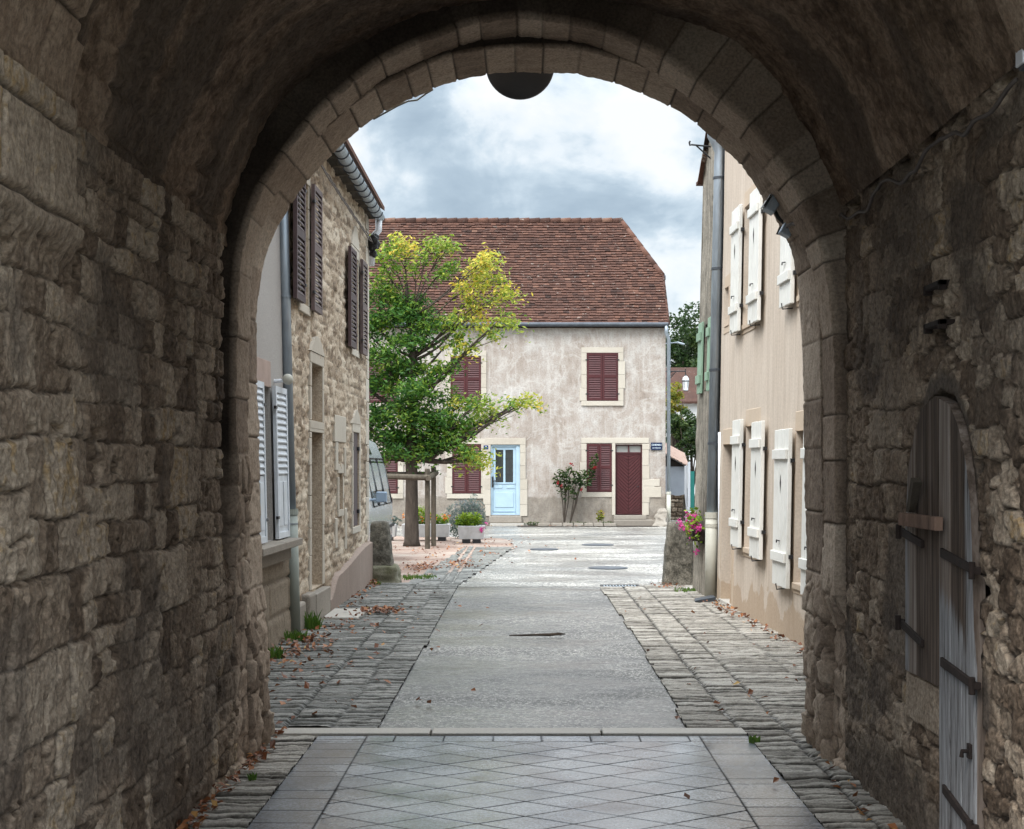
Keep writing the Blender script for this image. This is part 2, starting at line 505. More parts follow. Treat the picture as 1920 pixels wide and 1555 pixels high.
def cream():
    b = NB('cream_render'); n1 = b.noise(2.4, 7, .6, stretch=(1, 6, .45)); n2 = b.noise(40, 4, .7)
    c_ = b.ramp(n1, [(.3, (.485, .405, .33)), (.5, (.56, .475, .395)), (.7, (.62, .54, .46))])
    z = b.sep()[2]
    edge = b.math('ADD', z, b.math('MULTIPLY', b.math('SUBTRACT', b.noise(1.7, 4, .55), .5), 1.0))
    damp = b.ramp(edge, [(.27, 1.), (.31, 0.)])
    c_ = b.mix(b.math('MULTIPLY', damp, .7), c_, (.42, .31, .215))
    c_ = b.mix(1., c_, b.ramp(n2, [(.3, .82), (.6, 1.)]), 'MULTIPLY')
    return b.done(c_, .92, b.bump(n2, .25, .004), .1)
M['cream'] = cream()

def old_grey():
    b = NB('streaked_old_render'); n1 = b.noise(3., 8, .7, stretch=(1, 5, .12)); n2 = b.noise(26, 6, .7); n3 = b.noise(1.3, 4, .6)
    f = b.math('ADD', b.math('MULTIPLY', n1, .6), b.math('MULTIPLY', n3, .4))
    c_ = b.ramp(f, [(.35, (.08, .073, .062)), (.47, (.20, .18, .15)), (.56, (.34, .305, .255)), (.7, (.46, .42, .35))])
    c_ = b.mix(1., c_, b.ramp(n2, [(.3, .55), (.6, 1.)]), 'MULTIPLY')
    return b.done(c_, .93, b.bump(n2, .6, .012), .1)
M['old_grey'] = old_grey()

def tile_mat():
    b = NB('clay_tile'); t = b.attr('tint'); n1 = b.noise(1.4, 6, .65); n2 = b.noise(30, 5, .7)
    f = b.math('ADD', b.math('MULTIPLY', t, .75), b.math('MULTIPLY', n1, .45))
    c_ = b.ramp(f, [(.15, (.020, .0145, .013)), (.4, (.050, .029, .024)), (.62, (.090, .046, .035)), (.85, (.14, .070, .050)), (1.0, (.20, .118, .085))])
    li = b.ramp(b.noise(7., 5, .75), [(.62, 0.), (.66, 1.)])
    c_ = b.mix(b.math('MULTIPLY', li, .55), c_, (.42, .40, .36))
    lk = b.math('MULTIPLY', b.ramp(t, [(.985, 0.), (.99, 1.)], 'CONSTANT'), b.ramp(b.noise(9., 3, .6), [(.46, 0.), (.52, 1.)]))
    c_ = b.mix(lk, c_, (.46, .44, .41))
    c_ = b.mix(1., c_, b.ramp(n2, [(.3, .6), (.6, 1.)]), 'MULTIPLY')
    return b.done(c_, .9, b.bump(n2, .4, .006), .15)
M['tile'] = tile_mat()

def grains(b, scale):
    """one random value per aggregate grain"""
    nd = b.n('ShaderNodeTexVoronoi'); nd.inputs['Scale'].default_value = scale; b.l(b.tc.outputs['Object'], nd.inputs['Vector'])
    sp = b.n('ShaderNodeSeparateColor'); b.l(nd.outputs['Color'], sp.inputs[0]); return sp.outputs[0], nd.outputs['Distance']
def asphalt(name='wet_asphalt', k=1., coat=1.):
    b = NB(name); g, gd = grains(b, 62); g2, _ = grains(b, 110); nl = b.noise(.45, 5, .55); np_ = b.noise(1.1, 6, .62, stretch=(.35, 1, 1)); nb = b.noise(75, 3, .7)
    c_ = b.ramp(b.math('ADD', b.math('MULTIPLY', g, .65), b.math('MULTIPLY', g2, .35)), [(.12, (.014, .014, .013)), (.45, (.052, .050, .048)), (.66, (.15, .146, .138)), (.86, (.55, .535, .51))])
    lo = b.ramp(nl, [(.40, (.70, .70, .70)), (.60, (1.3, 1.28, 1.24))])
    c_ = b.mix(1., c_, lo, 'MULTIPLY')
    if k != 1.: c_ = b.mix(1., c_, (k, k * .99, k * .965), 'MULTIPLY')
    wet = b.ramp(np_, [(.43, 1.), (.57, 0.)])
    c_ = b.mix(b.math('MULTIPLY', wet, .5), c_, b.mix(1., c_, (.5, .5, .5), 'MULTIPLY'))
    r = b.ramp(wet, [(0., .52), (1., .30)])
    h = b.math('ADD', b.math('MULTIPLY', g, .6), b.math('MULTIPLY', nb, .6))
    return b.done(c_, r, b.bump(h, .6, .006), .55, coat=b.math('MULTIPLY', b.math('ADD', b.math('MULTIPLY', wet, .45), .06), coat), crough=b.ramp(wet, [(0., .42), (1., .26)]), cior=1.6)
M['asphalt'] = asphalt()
M['asphalt_pale'] = asphalt('sheen_asphalt', 1.9, .9)  # wet sky sheen of the far road put into a paler base colour

def slab_mat():
    b = NB('wet_granite_slab'); t = b.attr('tint'); nf = b.noise(90, 2, .7); nl = b.noise(1.6, 5, .6)
    f = b.math('ADD', b.math('MULTIPLY', t, .35), b.math('MULTIPLY', nl, .65))
    c_ = b.ramp(f, [(.3, (.055, .068, .088)), (.5, (.10, .118, .146)), (.7, (.165, .186, .218))])
    g, gd = grains(b, 95)
    c_ = b.mix(1., c_, b.ramp(g, [(.1, .45), (.5, 1.), (.9, 1.9)]), 'MULTIPLY')
    c_ = b.mix(b.attr('mortar'), c_, (.02, .018, .017))
    r = b.ramp(b.math('ADD', b.math('MULTIPLY', nl, .8), b.math('MULTIPLY', t, .2)), [(.3, .30), (.7, .46)])
    r = b.math('ADD', r, b.math('MULTIPLY', b.attr('mortar'), .6), True)
    return b.done(c_, r, b.bump(g, .10, .002), b.math('SUBTRACT', .8, b.math('MULTIPLY', b.attr('mortar'), .95)), coat=b.math('MULTIPLY', b.math('SUBTRACT', 1., b.attr('mortar')), b.ramp(b.noise(.9, 4, .55), [(.40, .5), (.56, 1.)])), crough=b.ramp(nl, [(.38, .14), (.60, .30)]), cior=2.0)
M['slab'] = slab_mat()

def gravel_mat():
    b = NB('pink_gravel'); nf = b.noise(70, 4, .75); nl = b.noise(.9, 5, .6)
    c_ = b.ramp(nl, [(.3, (.25, .17, .135)), (.5, (.37, .27, .22)), (.7, (.47, .39, .33))])
    c_ = b.mix(1., c_, b.ramp(nf, [(.25, .45), (.65, 1.1)]), 'MULTIPLY')
    return b.done(c_, .85, b.bump(nf, .8, .015), .2)
M['gravel'] = gravel_mat()
M['earth'] = plain('earth_and_grass', (.09, .10, .045), .5, .95, 1.5, .3)

def leaf_mat(name, stops, trans=.35):
    b = NB(name); n = b.noise(2.5, 3, .5)
    f = b.math('ADD', b.math('MULTIPLY', b.attr('tint'), .85), b.math('MULTIPLY', n, .15))
    return b.done(b.ramp(f, stops), .5, None, .35, 0., trans)
M['leaf'] = leaf_mat('street_tree_leaf', [(0, (.016, .060, .014)), (.25, (.050, .145, .020)), (.5, (.15, .26, .03)), (.75, (.38, .43, .06)), (.9, (.54, .48, .07)), (1., (.72, .38, .04))])
M['leaf_dark'] = leaf_mat('dark_leaf', [(0, (.012, .03, .010)), (.5, (.035, .07, .018)), (1., (.10, .14, .03))])
M['leaf_yel'] = leaf_mat('yellowing_leaf', [(0, (.06, .10, .015)), (.5, (.22, .24, .03)), (1., (.50, .27, .04))])
M['leaf_sage'] = leaf_mat('grey_green_leaf', [(0, (.05, .085, .065)), (.6, (.13, .18, .15)), (1., (.23, .24, .27))])
M['leaf_lime'] = leaf_mat('bright_green_leaf', [(0, (.05, .12, .01)), (.6, (.20, .32, .02)), (1., (.40, .46, .05))])
M['pink'] = leaf_mat('pink_petal', [(0, (.55, .02, .22)), (1., (.85, .14, .50))])
M['redpetal'] = leaf_mat('red_petal', [(0, (.20, .008, .012)), (1., (.38, .018, .025))])
M['orange'] = leaf_mat('orange_petal', [(0, (.6, .16, .02)), (1., (.85, .35, .05))])
M['dead'] = leaf_mat('fallen_leaf', [(0, (.07, .028, .014)), (.5, (.22, .075, .03)), (.85, (.36, .15, .06)), (1., (.55, .38, .08))], .1)
M['grass'] = leaf_mat('grass_blade', [(0, (.03, .09, .012)), (1., (.13, .22, .03))])

def bark(name, col):
    b = NB(name); n1 = b.noise(9, 7, .7, stretch=(1, 1, .3)); n2 = b.noise(40, 4, .7)
    c_ = b.ramp(n1, [(.3, tuple(x * .45 for x in col)), (.7, tuple(x * 1.35 for x in col))])
    return b.done(c_, .9, b.bump(b.math('ADD', n1, n2), .7, .012), .15)
M['bark'] = bark('tree_bark', (.075, .060, .049))
M['stake'] = bark('weathered_timber', (.105, .088, .068))

def door_wood():
    b = NB('weathered_planks'); z = b.sep()[2]
    n1 = b.noise(6, 8, .7, stretch=(3, 6, .16)); n2 = b.noise(26, 5, .7, stretch=(2, 3, .12)); t = b.attr('tint'); pale = b.attr('pale')
    c_ = b.ramp(b.math('ADD', b.math('MULTIPLY', n1, .75), b.math('MULTIPLY', t, .25)), [(.32, (.035, .025, .019)), (.45, (.12, .089, .070)), (.57, (.24, .192, .160)), (.75, (.42, .375, .34))])
    pc = b.ramp(n2, [(.34, (.07, .063, .06)), (.47, (.27, .265, .27)), (.7, (.44, .45, .465))])
    pf = b.ramp(b.math('ADD', pale, b.math('MULTIPLY', b.math('SUBTRACT', n1, .5), 1.1)), [(.42, 0.), (.62, 1.)])
    c_ = b.mix(pf, c_, pc)
    return b.done(c_, .85, b.bump(b.math('ADD', n1, n2), .6, .006), .2)
M['door_wood'] = door_wood()
M['old_beam'] = bark('reddish_oak', (.24, .155, .115))
M['rust'] = plain('rusty_iron', (.024, .015, .012), .6, .85, 18, .6)
M['iron'] = plain('black_iron', (.02, .02, .022), .3, .5, 12, .1)
M['zinc'] = plain('weathered_zinc', (.30, .345, .39), .25, .5, 5, .1, .55, stretch=(3, 3, .6), dirt=(.40, .41, .42))
M['zinc_dark'] = plain('dark_zinc', (.075, .085, .10), .25, .5, 6, .1, .4)
M['pvc'] = plain('grey_green_pipe', (.30, .33, .30), .12, .5, 3, .05, dirt=(.2, .2, .17))
M['pvc_cream'] = plain('cream_pipe', (.47, .46, .40), .12, .5, 3, .05, dirt=(.3, .28, .22))
M['white_pipe'] = plain('white_pipe', (.72, .74, .78), .08, .45, 4, 0)
M['maroon'] = plain('maroon_paint', (.062, .012, .014), .2, .5, 9, .1, wt=.2)
M['brown_shutter'] = plain('brown_paint', (.060, .036, .038), .3, .6, 8, .15, wt=.3)
M['mauve_shutter'] = plain('faded_brown_paint', (.105, .072, .070), .25, .6, 8, .15, wt=.3)
M['pale_shutter'] = plain('pale_grey_paint', (.58, .62, .67), .12, .5, 5, .08, wt=.2, dirt=(.36, .38, .4))
M['white_shutter'] = plain('white_paint', (.72, .71, .67), .07, .45, 5, .06, wt=.15, dirt=(.52, .50, .45))
M['green_shutter'] = plain('sage_paint', (.22, .33, .24), .15, .55, 6, .1, wt=.2)
M['blue_door'] = plain('pale_blue_paint', (.38, .51, .61), .08, .4, 3, .05, wt=.1)
M['glass'] = plain('dark_glass', (.03, .035, .035), .3, .08, 4, 0, spec=.6)
M['milk'] = plain('frosted_pane', (.33, .33, .31), .15, .3, 5, 0)
M['concrete'] = plain('white_concrete', (.50, .50, .50), .12, .85, 7, .3, dirt=(.30, .28, .26))
M['soil'] = plain('dark_soil', (.05, .035, .025), .4, .95, 20, .5)
M['enamel'] = plain('blue_enamel', (.006, .016, .055), .1, .25, 4, 0)
M['letter'] = plain('white_lettering', (.66, .76, .84), .05, .4, 5, 0)
M['van'] = plain('silver_paint', (.52, .55, .57), .06, .22, 2, 0, metal=.45, spec=.6)
M['van_blue'] = plain('blue_plastic', (.22, .29, .38), .08, .35, 4, 0)
M['rubber'] = plain('black_rubber', (.018, .018, .018), .2, .8, 12, .1)
M['headlight'] = plain('headlamp_glass', (.6, .62, .65), .1, .1, 5, 0, spec=.6)
M['lamp_glass'] = plain('lamp_pane', (.72, .74, .78), .06, .25, 5, 0, spec=.5)
M['white_wall'] = plain('white_render', (.60, .60, .60), .1, .9, 3, .2, dirt=(.45, .44, .42))
M['blue_grey'] = plain('blue_grey_render', (.34, .37, .42), .08, .9, 3, .2)
M['mirror_back'] = plain('dark_metal_back', (.085, .085, .092), .15, .6, 6, .05)
M['cable'] = plain('dusty_cable', (.12, .10, .09), .2, .7, 20, 0)
M['green_plastic'] = plain('green_screen', (.02, .20, .17), .1, .5, 4, 0)
M['dark_hollow'] = plain('shaded_timber', (.02, .016, .014), .2, .9, 6, 0)
M['stick'] = bark('wet_wood', (.06, .045, .035))
# ------------------------------------------------------------------ the gatehouse passage
D1, D2, D3 = 8.53, 8.87, 9.43
S1, S3 = D1 / F, D3 / F
gate = thing('gatehouse', (0, 6, 0), 'dark rubble gatehouse passage with plastered barrel vault and two-order stone arch', 'gatehouse')

def contour(px, s):
    return np.array([((x - CX) * s, H - (y - CY) * s) for x, y in px])

A_px = [(444, 1000), (444, 579), (450, 494), (463, 432), (490, 355), (517, 320), (545, 278), (591, 220), (637, 178), (700, 126), (758, 95), (817, 72),
        (868, 51), (919, 40), (966, 35), (1010, 37), (1070, 46), (1115, 55), (1170, 75), (1221, 97), (1269, 128), (1356, 195), (1400, 234),
        (1431, 273), (1482, 340), (1513, 396), (1539, 463), (1554, 540), (1565, 643), (1567, 1000)]
D_px = [(503, 1395), (497, 1230), (490, 1000), (484, 800), (479, 600), (488, 521), (502, 463), (536, 397), (590, 320), (629, 285), (652, 262), (700, 222),
        (729, 206), (762, 190), (817, 164), (857, 151), (904, 142), (955, 137), (1043, 136), (1094, 142), (1141, 155), (1185, 166), (1265, 204),
        (1301, 228), (1356, 277), (1400, 321), (1426, 370), (1451, 406), (1482, 463), (1498, 540), (1505, 669), (1509, 900), (1513, 1150), (1517, 1395)]
V_px = [(417, 463), (425, 400), (455, 324), (510, 215), (579, 135), (640, 92), (700, 58), (802, 20), (870, 5), (960, -8), (1060, -12), (1130, 0), (1192, 13), (1300, 45),
        (1400, 90), (1472, 165), (1523, 247), (1554, 319), (1582, 386)]

def resample(c, n, smooth=3):
    for _ in range(smooth):                     # corner cutting (Chaikin)
        q = np.empty((2 * len(c), 2)); q[0] = c[0]; q[-1] = c[-1]
        q[1:-1:2] = c[:-1] * .75 + c[1:] * .25; q[2:-1:2] = c[:-1] * .25 + c[1:] * .75
        c = q
    s = np.concatenate([[0], np.cumsum(np.linalg.norm(np.diff(c, axis=0), axis=1))])
    t = np.linspace(0, s[-1], n)
    return np.stack([np.interp(t, s, c[:, 0]), np.interp(t, s, c[:, 1])], 1), t

A0 = contour(A_px, S1); A0 = np.vstack([[(-1.648, -.05)], A0, [(1.77, -.05)]])
Dw = contour(D_px, S3); Dw[0, 1] = -.05; Dw[-1, 1] = -.05
NA = 1000
Ac, As = resample(A0, NA); Dc, Ds = resample(Dw, NA)
# the feet of the outer order are patched flush with the rubble
def flush(c):
    x, z = c[:, 0].copy(), c[:, 1]
    wob = .25 * (fbm(z * 3, z * 0, 4, 3) - .5)
    r = (x > 0); k = 1 - sstep(.85, 1.12, z + wob); x = np.where(r, x + (1.845 - x) * k, x)
    k = 1 - sstep(1.1, 1.8, z + wob); x = np.where(~r, x + (-1.665 - x) * k, x)
    return np.stack([x, z], 1)
Ac = flush(Ac)

def normals(c):
    t = np.gradient(c, axis=0); t /= np.linalg.norm(t, axis=1)[:, None] + 1e-9
    return np.stack([-t[:, 1], t[:, 0]], 1)     # left of travel: outward when walking left foot -> crown -> right foot

def joints(s, seed, zs=None, lo=.13, hi=.24):
    rg = np.random.default_rng(seed); j = [-.1]
    while j[-1] < s[-1] + .3: j.append(j[-1] + rg.uniform(lo, hi) * (1.9 if zs is not None and np.interp(j[-1], s, zs) < 3.0 else 1.))
    j = np.array(j); k = np.clip(np.searchsorted(j, s) - 1, 0, len(j) - 2)
    return np.minimum(s - j[k], j[k + 1] - s), k

def arch_order(name, C, s, y_face, y_end, face_w, seed, zr_l, zr_r):
    n = normals(C)
    nf, nsf = 10, 46
    prof = [('f', t) for t in np.linspace(face_w, 0, nf)][:-1] + [('s', t) for t in np.linspace(0, 1, nsf)]
    m = len(prof)
    P = np.zeros((m, len(C), 3)); tint = np.zeros((m, len(C))); mort = np.zeros((m, len(C)))
    dj, kj = joints(s, seed, C[:, 1])
    jl = dj + .006 * (vnoise(s * 40, s * 0, seed) - .5)
    groove = 1 - sstep(.001, .008, jl)
    vt = _hash(kj + 5, kj * 0 + 2, seed)
    stick = (_hash(kj + 31, kj * 0 + 7, seed + 1) - .5) * .007
    low = np.where(C[:, 0] < 0, 1 - sstep(zr_l - .2, zr_l + .2, C[:, 1]), 1 - sstep(zr_r - .2, zr_r + .2, C[:, 1]))
    for i, (ty, t) in enumerate(prof):
        y = np.full(len(C), y_face) if ty == 'f' else y_face + t * (y_end - y_face)
        off = t if ty == 'f' else 0.
        yy = y + off
        rough = .014 * (fbm(s * 5, yy * 5 + 3, seed + 3, 5) - .5) + .013 * (fbm(s * 24, yy * 24, seed + 8, 3) - .5)
        h, rt, rm, r2 = cells(yy * 1.0 + 0 * s, C[:, 1] + 0 * yy, seed + 20, .16, .2, .03, .04)
        rdisp = -.028 * h * (.3 + r2) + .06 * (fbm(yy * 8, C[:, 1] * 7, seed + 9, 5) - .5)
        disp = (stick + rough + groove * .012) * (1 - low) + rdisp * low
        edge = np.zeros(len(C))
        if ty == 's' and t < .03 or ty == 'f' and t < .01: edge = .008 * sstep(.5, .8, fbm(s * 9, s * 0, seed + 12, 3))
        ox = disp if ty == 's' else 0 * disp
        P[i, :, 0] = C[:, 0] + n[:, 0] * (off + ox + edge); P[i, :, 2] = C[:, 1] + n[:, 1] * (off + ox + edge)
        P[i, :, 1] = y + (disp if ty == 'f' else 0) + (edge if ty == 'f' else 0)
        face_shade = (.92 - .45 * sstep(.4, 1.0, C[:, 0]) + .3 * (fbm(s * 2.5, yy * 4, seed + 33, 3) - .5)) if ty == 'f' else .0 * s  # shade of the camera-facing faces, painted in through the mortar mask
        tint[i] = (.08 + .92 * vt) * (1 - low) + (rt * .8) * low; mort[i] = np.maximum(groove * .8, face_shade) * (1 - low) + np.maximum(rm * .6, face_shade * .6) * low
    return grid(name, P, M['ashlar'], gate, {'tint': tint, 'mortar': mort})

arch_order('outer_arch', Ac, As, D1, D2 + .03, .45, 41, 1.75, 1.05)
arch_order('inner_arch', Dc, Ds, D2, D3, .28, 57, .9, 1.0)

# pointed plank door outline on the right-hand wall, (depth, height)
def on_right(px, py):
    y = 1.84 * F / (px - CX); return (y, H - (py - CY) * y / F)
door_px = [(1713, 1290), (1714, 1000), (1719, 880), (1733, 800), (1748, 758), (1770, 738), (1797, 752), (1814, 795), (1829, 860), (1838, 950), (1843, 1100), (1846, 1300)]
door_yz = np.array([on_right(*p) for p in door_px])
DY1, DY0 = door_yz[0, 0], door_yz[-1, 0]        # far jamb, near jamb
dorder = np.argsort(door_yz[:, 0]); dy_, dz_ = door_yz[dorder, 0], door_yz[dorder, 1]
apex = dy_[np.argmax(dz_)]
def door_top(y):
    # heights of the outline as a function of depth: steep at both jambs
    f = door_yz[:6][::-1]; nr = door_yz[5:]
    return np.where(y > apex, np.interp(y, f[:, 0], f[:, 1]), np.interp(-y, -nr[:, 0], nr[:, 1]))
SPLIT, LSILL = 6.50, .79

def tunnel_wall(name, side):
    y0, y1, z1 = 4.25, (8.56 if side > 0 else 8.58), (3.30 if side > 0 else 3.02)
    ny, nz = 440, 340
    y = np.linspace(y0, y1, ny)[:, None] + np.zeros((1, nz)); z = np.linspace(-.03, z1, nz)[None, :] + np.zeros((ny, 1))
    if side < 0:
        h, t, m, t2 = rubble(y, z, 101, (.13, .30), (.10, .50), .016, .03)
        h2, tb, mb, t3 = rubble(y, z, 102, (.09, .17), (.10, .32), .014, .03)
        k = sstep(.52, .56, fbm(y * 1.7, z * 1.7, 71, 3)); k = np.maximum(k * .9, sstep(7.3, 8.0, y))
    else:
        h, t, m, t2 = rubble(y, z, 111, (.15, .30), (.14, .5), .016, .026)
        h2, tb, mb, t3 = cells(y, z, 112, .20, .12, .016, .02)
        k = sstep(.42, .5, fbm(y * 1.5, z * 1.5, 73, 3))
        k = np.maximum(k, sstep(1.3, .9, z) * sstep(5.9, 6.2, y))
    h = h * (1 - k) + h2 * k; t = t * (1 - k) + tb * k; m = m * (1 - k) + mb * k; t2 = t2 * (1 - k) + t3 * k
    disp = .030 * h * (.45 + .75 * t2) - .010
    disp += .03 * (fbm(y * 2., z * 2., 7, 3) - .5) + .016 * (fbm(y * 14, z * 10, 8, 5) - .5) + .018 * (fbm(y * 45, z * 36, 9, 2) - .5)
    pits = sstep(.66, .73, fbm(y * 11 + 3, z * 8, 10, 3)); disp -= (.045 if side < 0 else .022) * pits
    # smeared old mortar
    sm = sstep(.59, .67, fbm(y * 1.5 + 9, z * 1.8, 12 if side < 0 else 22, 4)) * (.6 if side < 0 else .8)
    sm = np.maximum(sm, 1 - sstep(.18, .42, z + .25 * (fbm(y * 3, z * 3, 31, 3) - .5)) if side > 0 else 0 * z)
    if side > 0: sm = np.maximum(sm, .5 * sstep(1.5, 2.3, z) * sstep(.46, .58, fbm(y * 2, z * 2, 35, 4)))
    tgt = .006 + .03 * (fbm(y * 6, z * 5, 14, 5) - .5) + .02 * (fbm(y * 40, z * 30, 19, 2) - .5)
    disp = disp * (1 - sm) + tgt * sm; m = np.maximum(m, sm * .85)
    x = np.zeros_like(y)
    if side < 0:
        # dressed pier of the nearer arch: the upper part stands a little proud
        pe = 1 - sstep(5.42, 5.46, y + .10 * np.floor((z * 3.3) % 2)); pe = pe * sstep(2.45, 2.6, z)
        ha, ta, ma, tt = rubble(y, z, 131, (.26, .32), (.35, .6), .022, .012)
        disp = disp * (1 - pe) + pe * (.045 + .028 * ha + .014 * (fbm(y * 14, z * 14, 15, 4) - .5)); t = t * (1 - pe) + pe * (.72 + .25 * ta); m = m * (1 - pe) + pe * ma
        # the slot against the arch
        g = sstep(8.17, 8.25, y + .03 * (fbm(z * 6, z * 0, 3, 3) - .5)) * sstep(.9, 1.6, z)
        disp -= .10 * g
        x = -1.67 + disp; m = np.maximum(m, .4 * g)
    else:
        # ragged ledge at the springing
        lg = sstep(-.16, -.02, z - (3.16 + .03 * (y - 5) * .8)) * 1.
        disp -= .05 * lg * sstep(.35, .6, fbm(y * 7, z * 7, 44, 3))
        # door recess with a smooth rendered band around it
        inside = (y > DY0 - .015) & (y < DY1 + .015) & (z < door_top(np.clip(y, DY0, DY1)) + .015)
        low = (y > SPLIT + .02) & (z < LSILL - .01)
        inside &= ~low
        zt = door_top(np.clip(y, DY0, DY1))
        dist = np.sqrt(np.maximum(np.maximum(DY0 - y, y - DY1), 0) ** 2 + np.maximum(z - zt, 0) ** 2)
        band = (1 - sstep(.07, .13, dist + .05 * (fbm(y * 8, z * 8, 46, 3) - .5))) * (z > .7)
        disp = disp * (1 - band) + (.012 + .012 * (fbm(y * 10, z * 10, 47, 4) - .5)) * band; m = np.maximum(m, band * .9)
        disp = np.where(inside, -.05, disp)
        # pale sill block under the short leaf
        sb = ((y > SPLIT) & (y < 7.1) & (z < LSILL) & (z > .56)); disp = np.where(sb & ~inside, .03 + .008 * (fbm(y * 12, z * 12, 48, 3) - .5), disp)
        t = np.where(sb, .8, t); m = np.where(sb, 0, m)
        # iron slot above the door
        sl_ = (abs(y - 6.57) < .045) & (z > 2.28) & (z < 2.56); disp = np.where(sl_, -.05, disp); m = np.where(sl_, 1, m)
        x = 1.84 - disp
    P = np.stack([x, y, z], -1)
    return grid(name, P, M['tunnel'], gate, {'tint': t, 'mortar': m})
tunnel_wall('side_wall', -1); tunnel_wall('side_wall', 1)

# barrel vault
Vc, Vs = resample(contour(V_px, S1), 420)
ny = 330
y = np.linspace(4.25, 8.56, ny)[:, None] + np.zeros((1, len(Vc))); s = Vs[None, :] + np.zeros((ny, 1))
n = normals(Vc); C0 = Vc.copy(); C0[0] = Vc[0]
left_share = 1 - sstep(0, 1.6, s)
h, t, m, t2 = rubble(y, s, 151, (.10, .2), (.14, .4), .04, .04)
disp = .05 * (fbm(y * 1.4, s * 1.4, 61, 4) - .5) + .05 * (fbm(y * 6, s * 4, 62, 5) - .5) + .022 * (fbm(y * 26, s * 18, 63, 3) - .5)
disp -= .03 * h * (.3 + t2) * left_share * (.4 + .6 * sstep(.4, .6, fbm(y * 2, s * 2, 65, 3)))
crack = np.exp(-((y - 6.6 - .25 * np.sin(s * 1.3) - .12 * (fbm(s * 4, y * 0, 66, 3) - .5)) / .012) ** 2) * sstep(3.2, 4.2, s)
disp += .012 * crack
tt = .5 + 1.6 * (fbm(y * 4, s * 1.6, 67, 5) - .5) + .3 * left_share * (t - .5)
mm = np.maximum(crack * .5, .75 * sstep(.52, .66, fbm(y * 2.6, s * .9, 68, 4)))
pe = 1 - sstep(5.42, 5.46, y + .10 * np.floor((s * 3.3) % 2))
ha, ta, ma, q = rubble(y, s, 133, (.28, .36), (.4, .6), .022, .012)
disp = disp * (1 - pe) + pe * (-.045 - .028 * ha + .014 * (fbm(y * 14, s * 14, 16, 4) - .5)); tt = tt * (1 - pe) + pe * (.9 + .5 * ta); mm = mm * (1 - pe) + pe * ma
P = np.stack([C0[None, :, 0] + n[None, :, 0] * disp, y, C0[None, :, 1] + n[None, :, 1] * disp], -1)
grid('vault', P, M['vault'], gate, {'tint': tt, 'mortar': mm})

# rest of the passage behind the camera, the masonry mass above and the street front
mb = MB()
step = 12
vv_ = Vc[::step]; YB = PASS_BACK
for a, b in zip(vv_[:-1], vv_[1:]):
    mb.add([(a[0], 4.27, a[1]), (b[0], 4.27, b[1]), (b[0], YB, b[1]), (a[0], YB, a[1])], [(0, 1, 2, 3)], .5)
mb.add([(-1.66, 4.27, -.03), (-1.66, YB, -.03), (-1.66, YB, 3.05), (-1.66, 4.27, 3.05)], [(0, 1, 2, 3)], .5)
mb.add([(1.83, 4.27, -.03), (1.83, YB, -.03), (1.83, YB, 3.3), (1.83, 4.27, 3.3)], [(0, 1, 2, 3)], .5)
mb.build('near_bay', M['tunnel'], gate)
mb = MB()
mb.box(-2.6, 2.6, YB, 9.38, 4.9, 7.6, .5)
mb.box(-5.5, -2.05, YB, 9.38, -.1, 7.6, .5); mb.box(2.2, 5.5, YB, 9.38, -.1, 7.6, .5)
mb.box(-2.04, -1.88, YB, 8.9, -.1, 4.85, .5); mb.box(2.03, 2.19, YB, 8.9, -.1, 4.85, .5)
mb.build('masonry_core', M['tunnel'], gate)
# street front around the opening
outer = Dc[::10] + normals(Dc)[::10] * .02
rim = []
for px_, pz_ in outer:
    k = min((5.5 / abs(px_)) if abs(px_) > 1e-6 else 1e9, ((7.6 - 1.2) / (pz_ - 1.2)) if pz_ > 1.2 else 1e9)
    rim.append((px_ * k, 1.2 + (pz_ - 1.2) * k if pz_ > 1.2 else pz_))
mb = MB()
for i in range(len(outer) - 1):
    a, b, c_, d = outer[i], outer[i + 1], rim[i + 1], rim[i]
    mb.add([(a[0], D3, a[1]), (b[0], D3, b[1]), (c_[0], D3, c_[1]), (d[0], D3, d[1])], [(0, 1, 2, 3)], .5)
mb.build('street_front', M['tunnel'], gate)

# the plank door: two leaves, hinges and bar are its pieces
def wallX(o): return 1.84 - o
def leaf(y0, y1, zb, pales):
    ny_, nz_ = 60, 160
    yy = np.linspace(y0, y1, ny_)[:, None] + np.zeros((1, nz_)); tv = np.linspace(0, 1, nz_)[None, :]
    top = door_top(yy[:, :1]) - .012; zz_ = zb + tv * (top - zb)
    pw = (y1 - y0) / 3.; u = (yy - y0) / pw; k = np.floor(np.clip(u, 0, 2.999)); fr = u - k
    g = np.minimum(fr, 1 - fr) * pw
    d = -.012 * (1 - sstep(.0015, .006, g)) + .006 * (_hash(k + 2, k * 0, 9) - .5) + .005 * (fbm(yy * 50, zz_ * 3, 5, 3) - .5)
    o_ = .04 + d
    P = np.stack([wallX(o_), yy, zz_], -1)
    pale = pales(yy, zz_)
    tint = _hash(k + 2, k * 0, 12) + 0 * zz_
    back = []
    ring = [P[i, -1] for i in range(ny_)]
    for i in range(ny_ - 1):                     # top thickness
        a, b = P[i, -1], P[i + 1, -1]
        back.append([a, b, b + (.05, 0, 0), a + (.05, 0, 0)])
    for i in range(nz_ - 1):
        for e in (0, -1):
            a, b = P[e, i], P[e, i + 1]; back.append([a, b, b + (.05, 0, 0), a + (.05, 0, 0)])
    for i in range(ny_ - 1):
        a, b = P[i, 0], P[i + 1, 0]; back.append([a, b, b + (.05, 0, 0), a + (.05, 0, 0)])
    return grid('door_leaf', P, M['door_wood'], gate, {'tint': tint, 'pale': np.broadcast_to(pale, P.shape[:2])}, extra=np.array(back).reshape(-1, 3).tolist())
